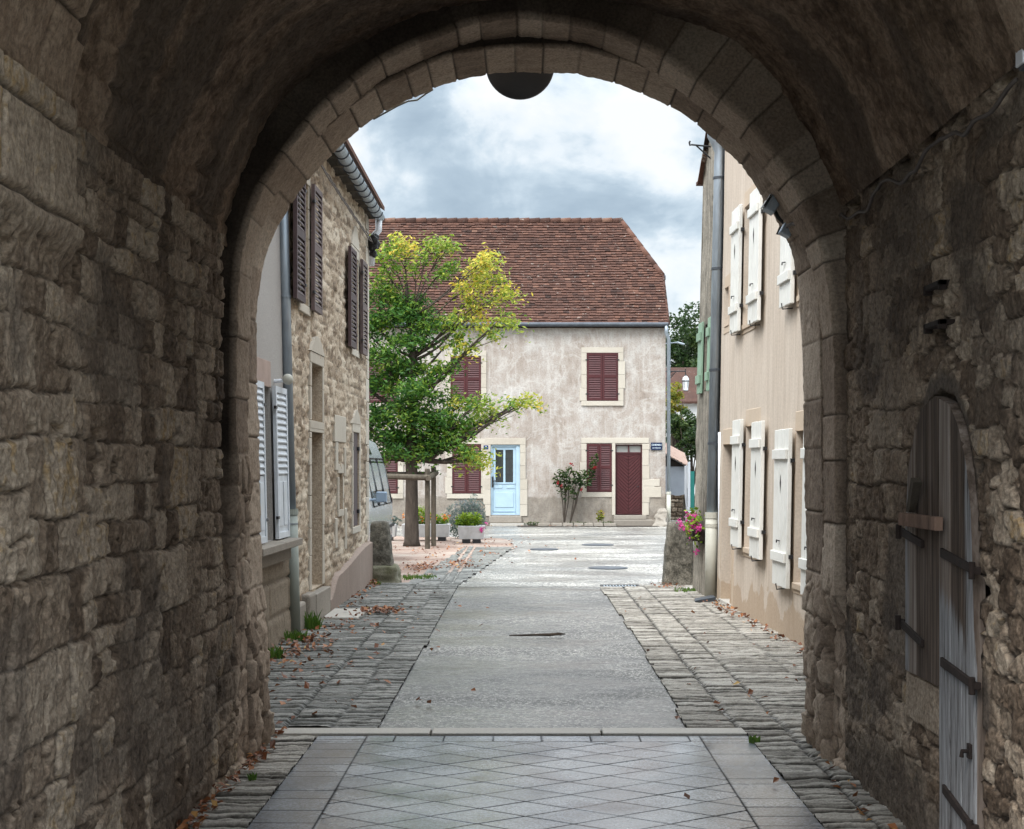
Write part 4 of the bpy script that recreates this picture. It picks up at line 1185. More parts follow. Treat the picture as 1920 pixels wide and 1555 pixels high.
# ------------------------------------------------------------------ near left house: grey roughcast, pale shutters
TL = frame_map('L')
TS_ = TL; TL = frame_map('G')
gh = thing('roughcast_house', (-2.5, 12.5, 0), 'grey roughcast house with pale louvred shutters right after the arch', 'house')
win = (14.02, 14.56, 1.03, 2.52)
def f_rc(U, Z):
    return .006 * (fbm(U * 30, Z * 30, 3, 3) - .5), {'tint': .5 + 0 * U}
wall_sheet('upper_wall', TL, 9.44, 15.50, 1.0, 5.6, [win], M['plaster_grey'], gh, .06, .22, f_rc)
def f_bl(U, Z):
    h, t, m, t2 = rubble(U, Z + .06, 303, (.30, .36), (.7, 1.2), .03, .015)
    return .03 * h + .02 * (fbm(U * 14, Z * 14, 4, 4) - .5), {'tint': t, 'mortar': m * .6}
wall_sheet('block_base', TL, 9.44, 15.50, -.05, 1.02, [], M['block'], gh, .03, .1, f_bl)
mb = MB(TL); mb.box(win[0] - .1, win[1] + .1, win[3] + .002, win[3] + .26, -.15, .015); mb.build('lintel', plain('pinkish_lintel', (.36, .27, .23), .15, .9, 6, .3), gh, bevel=.006)
mb = MB(TL); mb.box(13.1, 15.22, .955, 1.025, -.1, .20); mb.box(13.3, 15.1, .82, .954, -.1, .10); mb.build('window_sill', M['greystone'], gh, bevel=.008)
pane_back(TL, *win, .2, gh)
for (a, b, hg) in ((13.40, 14.0, 'b'), (14.60, 15.24, 'a')):
    s = louvred(TL, a, b, 1.04, 2.54, .035, gh, 'pale_shutter', hg, .035, panels=((.42, 1.),), gap=.062)
    mb = MB(TL); mb.box(a + .05, b - .05, 1.10, 1.66, .045, .058); mb.build('panel', M['pale_shutter'], s)
    m_ = (a + b) / 2
    each([(p, q, 1.16, 1.60, .0585, .066) for (p, q) in ((a + .09, m_ - .03), (m_ + .03, b - .09))], 'raised_panel', M['pale_shutter'], s, TL, .01)
mb = MB(TL); mb.tube([(14.9, 2.60, 0), (14.9, 2.61, .10)], .018, 8); mb.ball(TL(14.9, 2.62, .13), .085) if False else None
mb.build('lamp_arm', M['white_pipe'], gh)
mb = MB(); mb.ball((LW(14.9) + .08, 14.9, 2.62), .055, 16, 10); mb.build('lamp_globe', M['pvc_cream'], gh, smooth=True)
mb = MB(TL); mb.box(9.44, 15.5, 5.6, 5.75, -4, .3); mb.build('roof', M['tile'], gh)
mb = MB(TL); mb.box(9.44, 15.46, -.05, 5.6, -4, -.24); mb.build('inner_wall', M['plaster_grey'], gh)
TL = TS_
# its downpipe
def pipe(parts, name='downpipe', parent=None, collars=(), mats=None):
    root = None
    for i, (pts, r, mt) in enumerate(parts):
        mb = MB(); mb.tube(pts, r, 16); o = mb.build(name if i == 0 else 'lower_pipe', M[mt], parent if i == 0 else root, smooth=True)
        if i == 0: root = o
    for (p, q, r, mt) in collars:
        mb = MB(); mb.tube([p, q], r, 16); mb.build('collar', M[mt], root)
    return root
b0 = Vector(at(552, 1193, 15.45)); t0_ = Vector(at(531, 400, 15.45)); b0.z = 0.
jn = b0 + (t0_ - b0) * ((H - (960 - CY) * 15.45 / F) / t0_.z); tp = b0 + (t0_ - b0) * 1.35
pipe([([jn, tp], .052, 'zinc'), ([b0, jn], .066, 'pvc')], 'downpipe', gh, [(jn + Vector((0, 0, -.03)), jn + Vector((0, 0, .03)), .073, 'pvc'), (jn + Vector((0, 0, -.13)), jn + Vector((0, 0, -.115)), .071, 'zinc'), (jn + (tp - jn) * .48, jn + (tp - jn) * .485, .06, 'zinc')])

# ------------------------------------------------------------------ left rubble house
st = thing('rubble_house', (-2.4, 19, 0), 'tall rubble stone house with brown louvred shutters along the left of the street', 'house')
LU0, LU1, LZ1 = 15.5, 22.25, 5.46
up1 = (15.98, 16.55, 3.52, 4.86); up2 = (20.30, 20.93, 3.37, 4.63)
tr_ = (16.78, 17.6, 2.27, 2.92); dr_ = (16.78, 17.6, .36, 2.14); gw_ = (20.42, 21.08, .92, 2.22); sl2 = (19.08, 19.40, 1.20, 1.66)
hs = [up1, up2, tr_, dr_, gw_, sl2]
def f_rub(U, Z):
    h, t, m, t2 = rubble(U, Z, 401, (.07, .13), (.22, .60), .018, .02)
    h2, tb, mb_, t3 = cells(U, Z, 402, .30, .085, .016, .015); k = sstep(.46, .52, fbm(U * 1.2, Z * 1.6, 44, 3))
    h = h * (1 - k) + h2 * k; t = t * (1 - k) + tb * k; m = m * (1 - k) + mb_ * k; t2 = t2 * (1 - k) + t3 * k
    d = .022 * h * (.3 + t2) + .03 * (fbm(U * 2, Z * 2, 41, 3) - .5) + .045 * (fbm(U * 16, Z * 14, 42, 4) - .5) - .01
    return d, {'tint': t, 'mortar': m}
wall_sheet('street_wall', TL, LU0, LU1, -.05, LZ1, hs, M['house_rubble'], st, .026, .26, f_rub)
mb = MB(TL); mb.box(LU0 + .02, LU1 - .05, -.05, LZ1, -6, -.3); mb.box(LU1 - .04, LU1 - .001, -.05, LZ1, -6, -.02); mb.box(LU0 - .001, LU0 + .018, -.05, LZ1, -6, .0); mb.build('inner_wall', M['house_rubble'], st)
for hw in (up1, up2): surround(TL, *hw, .11, st, 'dressed', .03)
surround(TL, *tr_, .10, st, 'dressed', .028, True, 'transom_surround'); surround(TL, *dr_, .12, st, 'dressed', .028, False, 'door_surround', .125)
surround(TL, *gw_, .10, st, 'dressed', .028); 
# arched heads, ogee lintels
def head(a, b, z, h, name='arched_lintel'):
    mb = MB(TL); n = 10; m_ = (a + b) / 2
    poly = [(a - .12, z)] + [(a - .12 + (b - a + .24) * i / n, z + h * (1 - abs(2 * i / n - 1) ** 1.6)) for i in range(1, n)] + [(b + .12, z)]
    pts = [(p[0], p[1], .035) for p in poly] + [(p[0], p[1], -.05) for p in poly]; k = len(poly)
    mb.add(pts, [tuple(range(k)), tuple(range(k, 2 * k))[::-1]] + [(i, (i + 1) % k, k + (i + 1) % k, k + i) for i in range(k)])
    mb.build(name, M['dressed'], st)
head(*up1[:2], up1[3] + .14, .22); head(*up2[:2], up2[3] + .14, .30); head(*tr_[:2], tr_[3] + .13, .20); head(*gw_[:2], gw_[3] + .12, .2)
for hw, a0, a1, b0_, b1_ in ((up1, 15.40, 15.96, 16.58, 17.16), (up2, 19.68, 20.28, 20.96, 21.52)):
    louvred(TL, a0, a1, hw[2] - .03, hw[3] + .03, .05, st, 'brown_shutter', 'b', .04, slatmat=None)
    louvred(TL, b0_, b1_, hw[2] - .03, hw[3] + .03, .05, st, 'mauve_shutter', 'a', .04)
    pane_back(TL, *hw, .22, st)
mb = MB(TL); mb.box(gw_[0] + .005, (gw_[0] + gw_[1]) / 2 - .004, gw_[2] + .005, gw_[3] - .005, -.03, .0); mb.box((gw_[0] + gw_[1]) / 2 + .004, gw_[1] - .005, gw_[2] + .005, gw_[3] - .005, -.03, .0)
s = mb.build('shutter', M['brown_shutter'], st, bevel=.004, label='closed brown board shutter of the ground-floor window')
for z in (1.12, 2.0): each([(gw_[0] - .04, gw_[0] + .10, z - .025, z + .025, .001, .03), (gw_[1] - .1, gw_[1] + .04, z - .025, z + .025, .001, .03)], 'hinge', M['iron'], s, TL)
pane_back(TL, *tr_, .24, st, 'brown_shutter', 0)
mb = MB(TL)
for i in range(5): mb.box(dr_[0] + .005 + i * .162, dr_[0] + .160 + i * .162, dr_[2], dr_[3] - .005, -.27, -.23)
dd = mb.build('door', M['stake'], st, bevel=.003)
mb = MB(); mb.ball(TL(17.45, 1.2, -.2), .035, 10, 8); mb.build('handle', M['iron'], dd, smooth=True)
mb = MB(TL); mb.box(sl2[0] + .01, sl2[1] - .01, sl2[2], sl2[3], -.22, -.2); mb.build('slit_window', M['glass'], st)
surround(TL, *sl2, .10, st, 'dressed', .02, True, 'slit_surround')
# blind pale stone, quoins, plinth
each([(18.62, 19.66, 2.06, 2.40, -.05, .028), (18.75, 18.95, 1.70, 2.058, -.05, .024), (19.55, 19.7, 1.62, 2.0, -.05, .024), (18.72, 18.9, .72, 1.1, -.05, .022), (19.62, 19.80, .66, 1.2, -.05, .022)], 'stone_block', M['dressed'], st, TL, .01)
z = .66; k = 0
while z < LZ1 - .2:
    h = random.uniform(.24, .4); w_ = .34 if k % 2 else .2; each([(LU1 - w_, LU1 + .012, z, min(z + h - .008, LZ1), -.2, .022)], 'quoin', M['dressed'], st, TL, .01); z += h; k += 1
pl = []
us = np.linspace(17.95, 22.27, 40); top_ = .14 + .24 * sstep(17.95, 18.7, us) + .24 * sstep(18.3, 22.2, us)
mb = MB(TL); poly = [(u, z) for u, z in zip(us, top_)] + [(22.27, -.05), (17.95, -.05)]; k = len(poly)
pts = [(p[0], p[1], .075) for p in poly] + [(p[0], p[1] + (.03 if i < 40 else 0), -.02) for i, p in enumerate(poly)]
mb.add(pts, [tuple(range(k)), tuple(range(k, 2 * k))[::-1]] + [(i, (i + 1) % k, k + (i + 1) % k, k + i) for i in range(k)])
mb.build('plinth', stone('rendered_plinth', [(0, (.20, .15, .125)), (.5, (.32, .25, .21)), (1, (.42, .34, .29))], wt=.1, wn=.7, s1=5, bump=.4, speck=.35, stretch=(1, 3, .6)), st)
mb = MB(TL)
mb.box(16.66, 17.75, -.05, .33, -.2, .10); mb.build('doorstep', M['greystone'], st, bevel=.015)
each([(16.2, 16.62, -.05, .36, -.05, .10), (15.62, 16.12, -.05, .30, -.05, .07)], 'base_stone', M['greystone'], st, TL, .03)
mb = MB(); mb.hexa([(-2.31, 17.0, -.02), (-1.92, 17.05, -.02), (-1.86, 18.1, -.02), (-2.31, 18.05, -.02), (-2.31, 17.0, .035), (-1.92, 17.05, .03), (-1.86, 18.1, .03), (-2.31, 18.05, .035)])
mb.build('stone_slab', M['strip'], None, bevel=.01, label='pale flat stone slab on the setts before the left doorstep', cat='slab')
# eaves, gutter, end pipe
mb = MB(); mb.add([(-2.12, 13.6, 5.60), (-2.12, 22.5, 5.60), (-6.5, 22.5, 8.6), (-6.5, 13.6, 8.6), (-2.12, 13.6, 5.66), (-2.12, 22.5, 5.66), (-6.5, 22.5, 8.66), (-6.5, 13.6, 8.66)],
       [(0, 1, 2, 3), (4, 5, 6, 7), (0, 1, 5, 4), (1, 2, 6, 5), (2, 3, 7, 6), (3, 0, 4, 7)]); mb.build('roof', M['tile'], st)
each([(LW(yv) - .1, -2.2, yv - .04, yv + .04, 5.43, 5.53) for yv in np.arange(15.6, 22.3, .55)], 'rafter_end', M['stake'], st)
mb = MB()
GX, GZ, GR = -2.19, 5.50, .08
def gutter(mb, X, Z, R, ya, yb, n=10):
    pts = []; fs = []
    for j, yv in enumerate((ya, yb)):
        for i in range(n + 1):
            a = math.pi + math.pi * i / n; pts.append((X + R * math.cos(a), yv, Z + R * math.sin(a)))
        for i in range(n + 1):
            a = math.pi + math.pi * i / n; pts.append((X + (R - .008) * math.cos(a), yv, Z + (R - .008) * math.sin(a)))
    k = 2 * (n + 1)
    for i in range(n): fs.append((i, i + 1, k + i + 1, k + i)); fs.append((n + 1 + i, k + n + 1 + i, k + n + 2 + i, n + 2 + i)); fs.append((i, i + 1, n + 2 + i, n + 1 + i)); fs.append((k + i, k + i + 1, k + n + 2 + i, k + n + 1 + i))
    mb.add(pts, fs)
gutter(mb, GX, GZ, GR, 14.0, 22.42)
gt = mb.build('gutter', M['zinc'], st, smooth=False)
for yv in np.arange(15.7, 22.4, .42):
    mb = MB(); pts = [(GX + (GR + .006) * math.cos(math.pi + math.pi * i / 10), yv, GZ + (GR + .006) * math.sin(math.pi + math.pi * i / 10)) for i in range(11)]
    mb.tube(pts, .009, 6); mb.build('gutter_bracket', M['zinc_dark'], gt)
mb = MB(); mb.tube([(GX, 22.3, GZ - .08), (GX - .0, 22.3, GZ - .22), (GX - .08, 22.3, GZ - .32), (-2.30, 22.32, GZ - .42), (-2.30, 22.32, 4.75)], .05, 10); mb.build('downpipe', M['white_pipe'], st, smooth=True)
mb = MB(); mb.ball((-2.27, 22.2, 5.05), .10, 8, 6, .3); mb.ball((-2.24, 22.1, 5.12), .07, 8, 6, .3); mb.ball((-2.26, 22.26, 4.93), .06, 8, 6, .3); mb.build('cable_junction', M['iron'], st)
for k in range(3):
    mb = MB(); p0 = Vector((-2.32, 15.8, 5.20 + .03 * k)); p1 = Vector((-2.26, 22.15, 5.08 + .02 * k)); pts = []
    for i in range(30):
        t = i / 29; p = p0.lerp(p1, t); p.z -= .05 * math.sin(math.pi * ((t * 5 + k * .3) % 1)) + .03 * k * math.sin(math.pi * t); pts.append(p)
    mb.tube(pts, .008, 5); mb.build('eaves_cable', M['cable'], st)
# ------------------------------------------------------------------ right-hand cream house
TR = frame_map('R')
ch = thing('cream_house', (2.7, 15, 0), 'smooth cream rendered house with white board shutters along the right of the street', 'house')
RU0, RU1, RZ1 = 9.44, 19.62, 6.9
w1 = (16.90, 17.58, .80, 2.22); w2 = (14.26, 14.82, .60, 2.10); u1 = (17.32, 17.95, 3.45, 4.86); u2 = (14.2, 14.85, 3.45, 4.86); dr = (18.50, 19.20, -.02, 2.03)
uf = (19.0, 19.30, 3.55, 4.05)
hs = [w1, w2, u1, u2, dr, uf]
def f_cr(U, Z):
    return .012 * (fbm(U * 1.2, Z * 1.2, 51, 3) - .5) + .003 * (fbm(U * 25, Z * 25, 52, 2) - .5), {'tint': .5 + 0 * U}
wall_sheet('street_wall', TR, RU0, RU1, -.05, RZ1, hs, M['cream'], ch, .07, .24, f_cr)
mb = MB(TR); mb.box(RU0, RU1 - .01, -.05, RZ1, -6, -.3); mb.box(RU1 - .03, RU1, -.05, RZ1, -6, -.02); mb.build('inner_wall', M['cream'], ch)
mb = MB(TR); mb.box(RU0, RU1, RZ1, RZ1 + .2, -6, .25); mb.build('roof', M['tile'], ch)
M['cream_stone'] = stone('cream_stone', [(0, (.42, .325, .24)), (.5, (.53, .425, .325)), (1, (.60, .50, .40))], wt=.3, wn=.4, s1=5, bump=.15, bdist=.004, speck=.15)
for hw, a0, a1, b0_, b1_ in ((w1, 16.29, 16.89, 17.60, 18.15), (w2, 13.58, 14.2, 14.86, 15.56), (u1, 16.66, 17.26, 17.93, 18.48), (u2, 13.5, 14.16, 14.9, 15.46)):
    up_ = hw[2] > 3
    surround(TR, *hw, .12, ch, 'cream_stone', .006, True, lint=.2)
    dz = .06 if hw is w1 else 0
    for (a, b, hh) in ((a0, a1, 0), (b0_, b1_, dz)):
        board_shutter(TR, a, b, hw[2] - .07 + hh, hw[3] + (.04 if up_ else .03) + hh, .045, ch, 'white_shutter', .042, ((.19, .05), (.84, .05)) )
    pane_back(TR, *hw, .2, ch, 'white_shutter', 2)
    mb = MB(TR); mb.box(hw[0] - .04, hw[1] + .04, hw[2] - .06, hw[2] - .002, -.2, .03); mb.build('window_sill', M['cream_stone'], ch, bevel=.005)
surround(TR, *dr, .12, ch, 'cream_stone', .008, False, 'door_surround', .2)
mb = MB(TR); mb.box(dr[0], dr[1], .05, dr[3], -.25, -.2)
for i in range(2): mb.box(dr[0] + .1, dr[1] - .1, .2 + i * .9, .95 + i * .85, -.199, -.185)
dd = mb.build('door', M['stake'], ch, bevel=.004); mb = MB(TR); mb.box(18.58, 18.62, 1.0, 1.12, -.18, -.13); mb.build('handle', M['iron'], dd)
mb = MB(TR); mb.box(dr[0] - .08, dr[1] + .08, -.02, .05, -.2, .03); mb.build('doorstep', M['strip'], ch, bevel=.006)
surround(TR, *uf, .1, ch, 'cream_stone', .006, True, lint=.16); mb = MB(TR); mb.box(uf[0], uf[1], uf[2], uf[3], -.22, -.2); mb.build('small_window', M['glass'], ch)
# the long zinc downpipe between the two houses
P0 = at(1333, 1122, 19.72); P0 = Vector((P0[0], P0[1], 0)); PJ = Vector(at(1335, 965, 19.72)); PT = Vector(at(1349, 310, 19.72)); PT2 = Vector(at(1350, 285, 19.72))
pipe([([PJ, PT, PT2, PT2 + Vector((-.05, 0, .12)), PT2 + Vector((-.10, -.02, .20)), PT2 + Vector((-.10, -.02, .55))], .072, 'zinc'), ([P0, PJ], .085, 'pvc_cream')], 'downpipe', ch,
     [(PJ + Vector((0, 0, -.05)), PJ + Vector((0, 0, .03)), .092, 'pvc_cream'), (PJ + Vector((0, 0, -.17)), PJ + Vector((0, 0, -.12)), .09, 'pvc_cream')]
     + [(PJ + (PT - PJ) * t, PJ + (PT - PJ) * t + Vector((0, 0, .03)), .082, 'zinc_dark') for t in (.2, .41, .70, .96)])
mb = MB(); mb.tube([(2.555, 19.58, .0), (2.555, 19.58, 2.2)], .028, 10); mb.build('conduit', M['white_pipe'], ch, smooth=True)
# ------------------------------------------------------------------ older grey house with sage shutters
oh = thing('old_house', (2.5, 20.5, 0), 'streaked old grey house end with sage green board shutters', 'house')
OX = lambda u, z: RW(u) - .08 + .026 * z
TO = lambda u, z, o: (OX(u, z) - o, u, z)
OU0, OU1 = 19.64, 21.25
ow_ = (20.16, 20.56, 2.80, 3.70)
def f_old(U, Z):
    d = .05 * (fbm(U * 1.8, Z * 1.2, 71, 4) - .5) + .02 * (fbm(U * 9, Z * 9, 72, 4) - .5) - .02 * ((U > 20.25) & (U < 20.36) & (Z > 3.9) & (Z < 5.4)) - .03 * (1 - sstep(1.95, 2.0, Z)) * (U < 19.95)
    return d, {'tint': .5 + 0 * U}
topf = lambda U: 5.78 + np.maximum(21.3 - U, 0) * .86
wall_sheet('end_wall', TO, OU0, OU1, -.05, 7.4, [ow_], M['old_grey'], oh, .035, .2, f_old, topf)
mb = MB(TO)
def tz(u): return 5.78 + max(21.3 - u, 0) * .86
mb.hexa([(OU0, -.05, -.3), (OU1, -.05, -.3), (OU1, -.05, -5), (OU0, -.05, -5), (OU0, tz(OU0), -.3), (OU1, tz(OU1), -.3), (OU1, tz(OU1), -5), (OU0, tz(OU0), -5)])
mb.hexa([(OU1 - .02, -.05, .0), (OU1, -.05, .0), (OU1, -.05, -.4), (OU1 - .02, -.05, -.4), (OU1 - .02, tz(OU1), .0), (OU1, tz(OU1), .0), (OU1, tz(OU1), -.4), (OU1 - .02, tz(OU1), -.4)])
mb.build('inner_wall', M['old_grey'], oh)
mb = MB(TO)
u = OU0
while u < 21.42:
    mb.hexa([(u, tz(u) + .005, .07), (u + .17, tz(u + .17) - .0, .07), (u + .17, tz(u + .17), -5), (u, tz(u) + .005, -5), (u, tz(u) + .035, .07), (u + .17, tz(u + .17) + .05, .07), (u + .17, tz(u + .17) + .05, -5), (u, tz(u) + .035, -5)]); u += .15
mb.build('roof', M['tile'], oh)
pane_back(TO, *ow_, .18, oh, 'green_shutter')
for (a, b) in ((20.62, 20.98), (19.90, 20.12)): board_shutter(TO, a, b, 2.76, 3.75, .025, oh, 'green_shutter', .03, ((.2, .06), (.80, .06)), False, False)
# hook bracket
hb = MB(); wx = OX(20.6, 6.1)
hb.tube([(wx + .03, 20.6, 6.16), (2.29, 20.6, 6.19), (2.272, 20.6, 6.18), (2.262, 20.6, 6.215), (2.272, 20.6, 6.24)], .013, 8); hb.tube([(wx + .03, 20.6, 5.97), (2.36, 20.6, 6.175)], .011, 8)
hb.build('hook_bracket', M['iron'], None, label='black iron hook bracket sticking out high on the grey house corner', cat='bracket')
# flower box and geraniums
fb = thing('flower_box', (2.36, 20.55, .72), 'small flower trough fixed low on the old grey house wall', 'planter')
mb = MB(); mb.box(2.26, 2.42, 20.2, 20.9, .74, .90); mb.build('trough', M['rust'], fb, bevel=.01)
each([(2.40, 2.46, 20.3, 20.34, .70, .76), (2.40, 2.46, 20.76, 20.80, .70, .76)], 'bracket', M['iron'], fb)
gr = thing('geranium', (2.34, 20.5, .9), 'pink geraniums spilling from the trough on the grey house', 'flowers')
c = np.stack([RNG.normal(2.31, .06, 300), RNG.normal(20.5, .2, 300), RNG.normal(.93, .10, 300)], 1)
leaf_cloud('foliage', c, .06, RNG.random(300), M['leaf_lime'], gr, 1.3)
hd = [(RNG.normal(2.29, .055), RNG.normal(20.45, .18), RNG.normal(.91, .11)) for _ in range(26)]
c = np.vstack([np.array(h_) + RNG.normal(0, .022, (22, 3)) for h_ in hd])
leaf_cloud('blossom', c, .035, RNG.random(len(c)), M['pink'], gr, 1.2, 0)

# guard stones
def rock(mb, base, topq, z0, z1, n=7, jit=.02, seed=0, rnd=.25):
    """hewn block between two quads, subdivided and roughened"""
    b = np.array(base, float); t = np.array(topq, float); P = []; ns = 24; m = 14
    per = lambda q: np.array([q[int(i // (ns / 4)) % 4] * (1 - (i % (ns / 4)) / (ns / 4)) + q[(int(i // (ns / 4)) + 1) % 4] * ((i % (ns / 4)) / (ns / 4)) for i in range(ns)])
    pb, pt = per(b), per(t); cb, ct = pb.mean(0), pt.mean(0)
    for k in range(m + 5):
        f = min(1, k / m); q = pb * (1 - f) + pt * f; c_ = cb * (1 - f) + ct * f
        shr = 1 - rnd * .25 * max(0, f - .9) / .1
        rr = np.linalg.norm(q - c_, axis=1); q = c_ + (q - c_) * (1 - .10 * (rr / rr.max()) ** 3)[:, None] * shr
        if k > m: q = c_ + (q - c_) * (1 - (k - m) / 4.02)
        z = z0 + (z1 - z0) * f + (.0 if k <= m else .012)
        for i in range(ns):
            d = (fbm(np.array(i * .6 + 3), np.array(k * .5), seed, 3) - .5) * jit * 2.4
            dirn = (q[i] - c_); L = np.linalg.norm(dirn) + 1e-6; q[i] = q[i] + dirn / L * float(d) if k <= m else q[i]
        P += [(x, y, z + (float(fbm(np.array(x * 6), np.array(y * 6), seed, 2)) - .5) * .035 * (f > .95)) for x, y in q]
    fs = [(k * ns + i, k * ns + (i + 1) % ns, (k + 1) * ns + (i + 1) % ns, (k + 1) * ns + i) for k in range(m + 4) for i in range(ns)]
    mb.add(P, fs, .5)
def subsurf(o):
    md = o.modifiers.new('sub', 'SUBSURF'); md.levels = md.render_levels = 1
lg = thing('guard_stone', (-2.15, 22.5, 0), 'leaning dark guard stone on a mossy base block at the left house corner', 'guard stone')
mb = MB(); rock(mb, [(-2.34, 22.30), (-1.98, 22.32), (-1.98, 22.72), (-2.34, 22.72)], [(-2.34, 22.38), (-2.06, 22.40), (-2.07, 22.7), (-2.34, 22.7)], .22, .915, seed=5, jit=.03)
subsurf(mb.build('upright', M['guard'], lg, smooth=True))
mb = MB(); rock(mb, [(-2.34, 22.22), (-1.87, 22.22), (-1.85, 22.75), (-2.34, 22.75)], [(-2.32, 22.25), (-1.91, 22.25), (-1.90, 22.74), (-2.32, 22.74)], -.03, .265, seed=9, jit=.03)
M['moss_stone'] = stone('mossy_stone', [(0, (.05, .05, .025)), (.4, (.13, .125, .075)), (.65, (.24, .225, .17)), (1, (.36, .33, .28))], wt=.2, wn=.9, s1=7, bump=.6, speck=.5)
subsurf(mb.build('base_block', M['moss_stone'], lg, smooth=True))
mb = MB(); rock(mb, [(2.02, 21.95), (2.50, 21.95), (2.50, 22.4), (2.02, 22.4)], [(2.09, 22.00), (2.49, 22.00), (2.48, 22.38), (2.10, 22.38)], -.03, .915, seed=14, jit=.025)
subsurf(mb.build('guard_stone', M['guard'], None, smooth=True, label='single tapered lichen-spotted guard stone at the right house corner', cat='guard stone'))
# ------------------------------------------------------------------ the far house across the square
FY = 44.5; FS = FY / F
fx = lambda px: (px - CX) * FS
fz = lambda py: H - (py - CY) * FS
TF = lambda u, z, o: (u, FY - o, z)
fh = thing('far_house', (0, FY, 0), 'old mottled plaster house with steep clay tile roof and maroon shutters across the square', 'house')
EZ, XR = fz(608), fx(1248)
def R4(x0, x1, y0, y1): return (fx(x0), fx(x1), fz(y1), fz(y0))
W = dict(ur=R4(1100, 1159, 662, 752), ul=R4(845, 902, 668, 756), ll=R4(848, 902, 833, 926), fl=R4(690, 746, 848, 926), lr=R4(1100, 1147, 832, 923),
         bd=R4(920, 975, 834, 968), cd=R4(1154, 1204, 834, 966), fu=R4(690, 746, 668, 756))
hs = list(W.values())
def f_far(U, Z):
    return .04 * (fbm(U * 1.1, Z * 1.1, 81, 4) - .5) + .012 * (fbm(U * 8, Z * 8, 82, 3) - .5), {'tint': .5 + 0 * U}
wall_sheet('front_wall', TF, -8.5, XR, -.05, EZ, hs, M['far_plaster'], fh, .08, .2, f_far)
RD = 4.0                                        # half depth of the roof
RZ = H + 460 * (FY + RD) / F; XH = (1165 - CX) * (FY + RD) / F
TH = .4535
mb = MB()
mb.box(-8.5, XR - .002, -.0, 0.01, 0, .01) if False else None
gz = EZ + (RZ - EZ) * TH
mb.add([(XR, FY + .03, -.05), (XR, FY + 2 * RD, -.05), (XR, FY + 2 * RD, EZ), (XR, FY + 2 * RD - RD * TH, gz), (XR, FY + RD * TH, gz), (XR, FY + .03, EZ)], [(0, 1, 2, 3, 4, 5)])
mb.add([(-8.5, FY + 2 * RD, -.05), (XR, FY + 2 * RD, -.05), (XR, FY + 2 * RD, EZ), (-8.5, FY + 2 * RD, EZ)], [(0, 1, 2, 3)])
mb.build('side_wall', M['far_plaster'], fh)
# tiles on the street slope
sl_len = math.hypot(RD, RZ - EZ); ay, az_ = RD / sl_len, (RZ - EZ) / sl_len
rows = 42; gauge = (sl_len + .15) / rows
V = []; Fq = []; T_ = []
rg = np.random.default_rng(77)
verge = lambda t: XR + .09 if t < TH else XR + .09 + (XH - XR - .09) * (t - TH) / (1 - TH)
for r in range(rows):
    s0 = -.15 + r * gauge; t = s0 / sl_len
    xend = verge(max(0, t + .5 * gauge / sl_len)); x = -8.6 + (.085 if r % 2 else 0)
    sag = lambda x_: -.05 * math.exp(-((x_ - .5) / 2.6) ** 2) * math.sin(math.pi * min(1, max(0, t)))
    while x < xend - .03:
        w_ = min(.17 * rg.uniform(.93, 1.07), xend - x)
        lift = .020 + rg.uniform(0, .016); sk = rg.normal(0, .006); dn = rg.normal(0, .009); L = gauge * 1.25
        nx_, ny_, nz_ = 0, -az_, ay
        sg = sag(x)
        def p(u, s, h): return (u, FY - .0 + ay * s + ny_ * h, EZ + az_ * s + nz_ * h + sg)
        a = s0 + dn; b = a + L
        q = [p(x, a - sk, lift - .002), p(x + w_ - .004, a + sk, lift - .002), p(x + w_ - .004, b, .001), p(x, b, .001),
             p(x, a - sk, lift + .026), p(x + w_ - .004, a + sk, lift + .026), p(x + w_ - .004, b, .015), p(x, b, .015)]
        i0 = len(V); V += q
        Fq += [(i0 + 4, i0 + 5, i0 + 6, i0 + 7), (i0, i0 + 1, i0 + 5, i0 + 4), (i0 + 1, i0 + 2, i0 + 6, i0 + 5), (i0 + 3, i0, i0 + 4, i0 + 7)]
        T_ += [min(.98, max(0, rg.normal(.54, .13)))] * 8
        x += w_
rf = bpy.data.objects.new('roof', np_mesh('roof', V, Fq, M['tile'], {'tint': T_}, False)); finish(rf, fh)
mb = MB()
pr = lambda x, t: (x, FY + RD * t, EZ + (RZ - EZ) * t - .012)
mb.add([pr(-8.6, -.03), pr(XR + .06, -.03), pr(XR + .06, TH), pr(XH, 1), pr(-8.6, 1)], [(0, 1, 2, 3, 4)], .3)
bk = lambda x, t: (x, FY + 2 * RD - RD * t, EZ + (RZ - EZ) * t)
mb.add([bk(-8.6, -.03), bk(XR + .06, -.03), bk(XR + .06, TH), bk(XH, 1), bk(-8.6, 1)], [(0, 1, 2, 3, 4)], .5)
mb.add([pr(XR + .10, TH), bk(XR + .10, TH), pr(XH, 1)], [(0, 1, 2)], .5)
mb.build('roof_deck', M['tile'], fh)
mb = MB()                                       # ridge and hip capping
x = -8.6
while x < XH:
    mb.tube([(x, FY + RD, RZ - .02), (x + .36, FY + RD, RZ - .005)], [.11, .125], 10, tint=random.uniform(.3, .95)); x += .335
a = Vector(pr(XR + .06, TH)); b = Vector(pr(XH, 1)); n = 6
for i in range(n):
    p, q = a.lerp(b, i / n), a.lerp(b, (i + 1.08) / n); mb.tube([p, q], [.10, .09], 10, tint=random.uniform(.3, .9))
t = 0
while t < TH:
    p, q = Vector(pr(XR + .09, t)), Vector(pr(XR + .09, min(TH, t + .06))); mb.tube([p + Vector((0, 0, .02)), q + Vector((0, 0, .02))], [.045, .04], 8, tint=random.uniform(.2, .7)); t += .055
mb.build('ridge_tiles', M['tile'], rf, smooth=True)
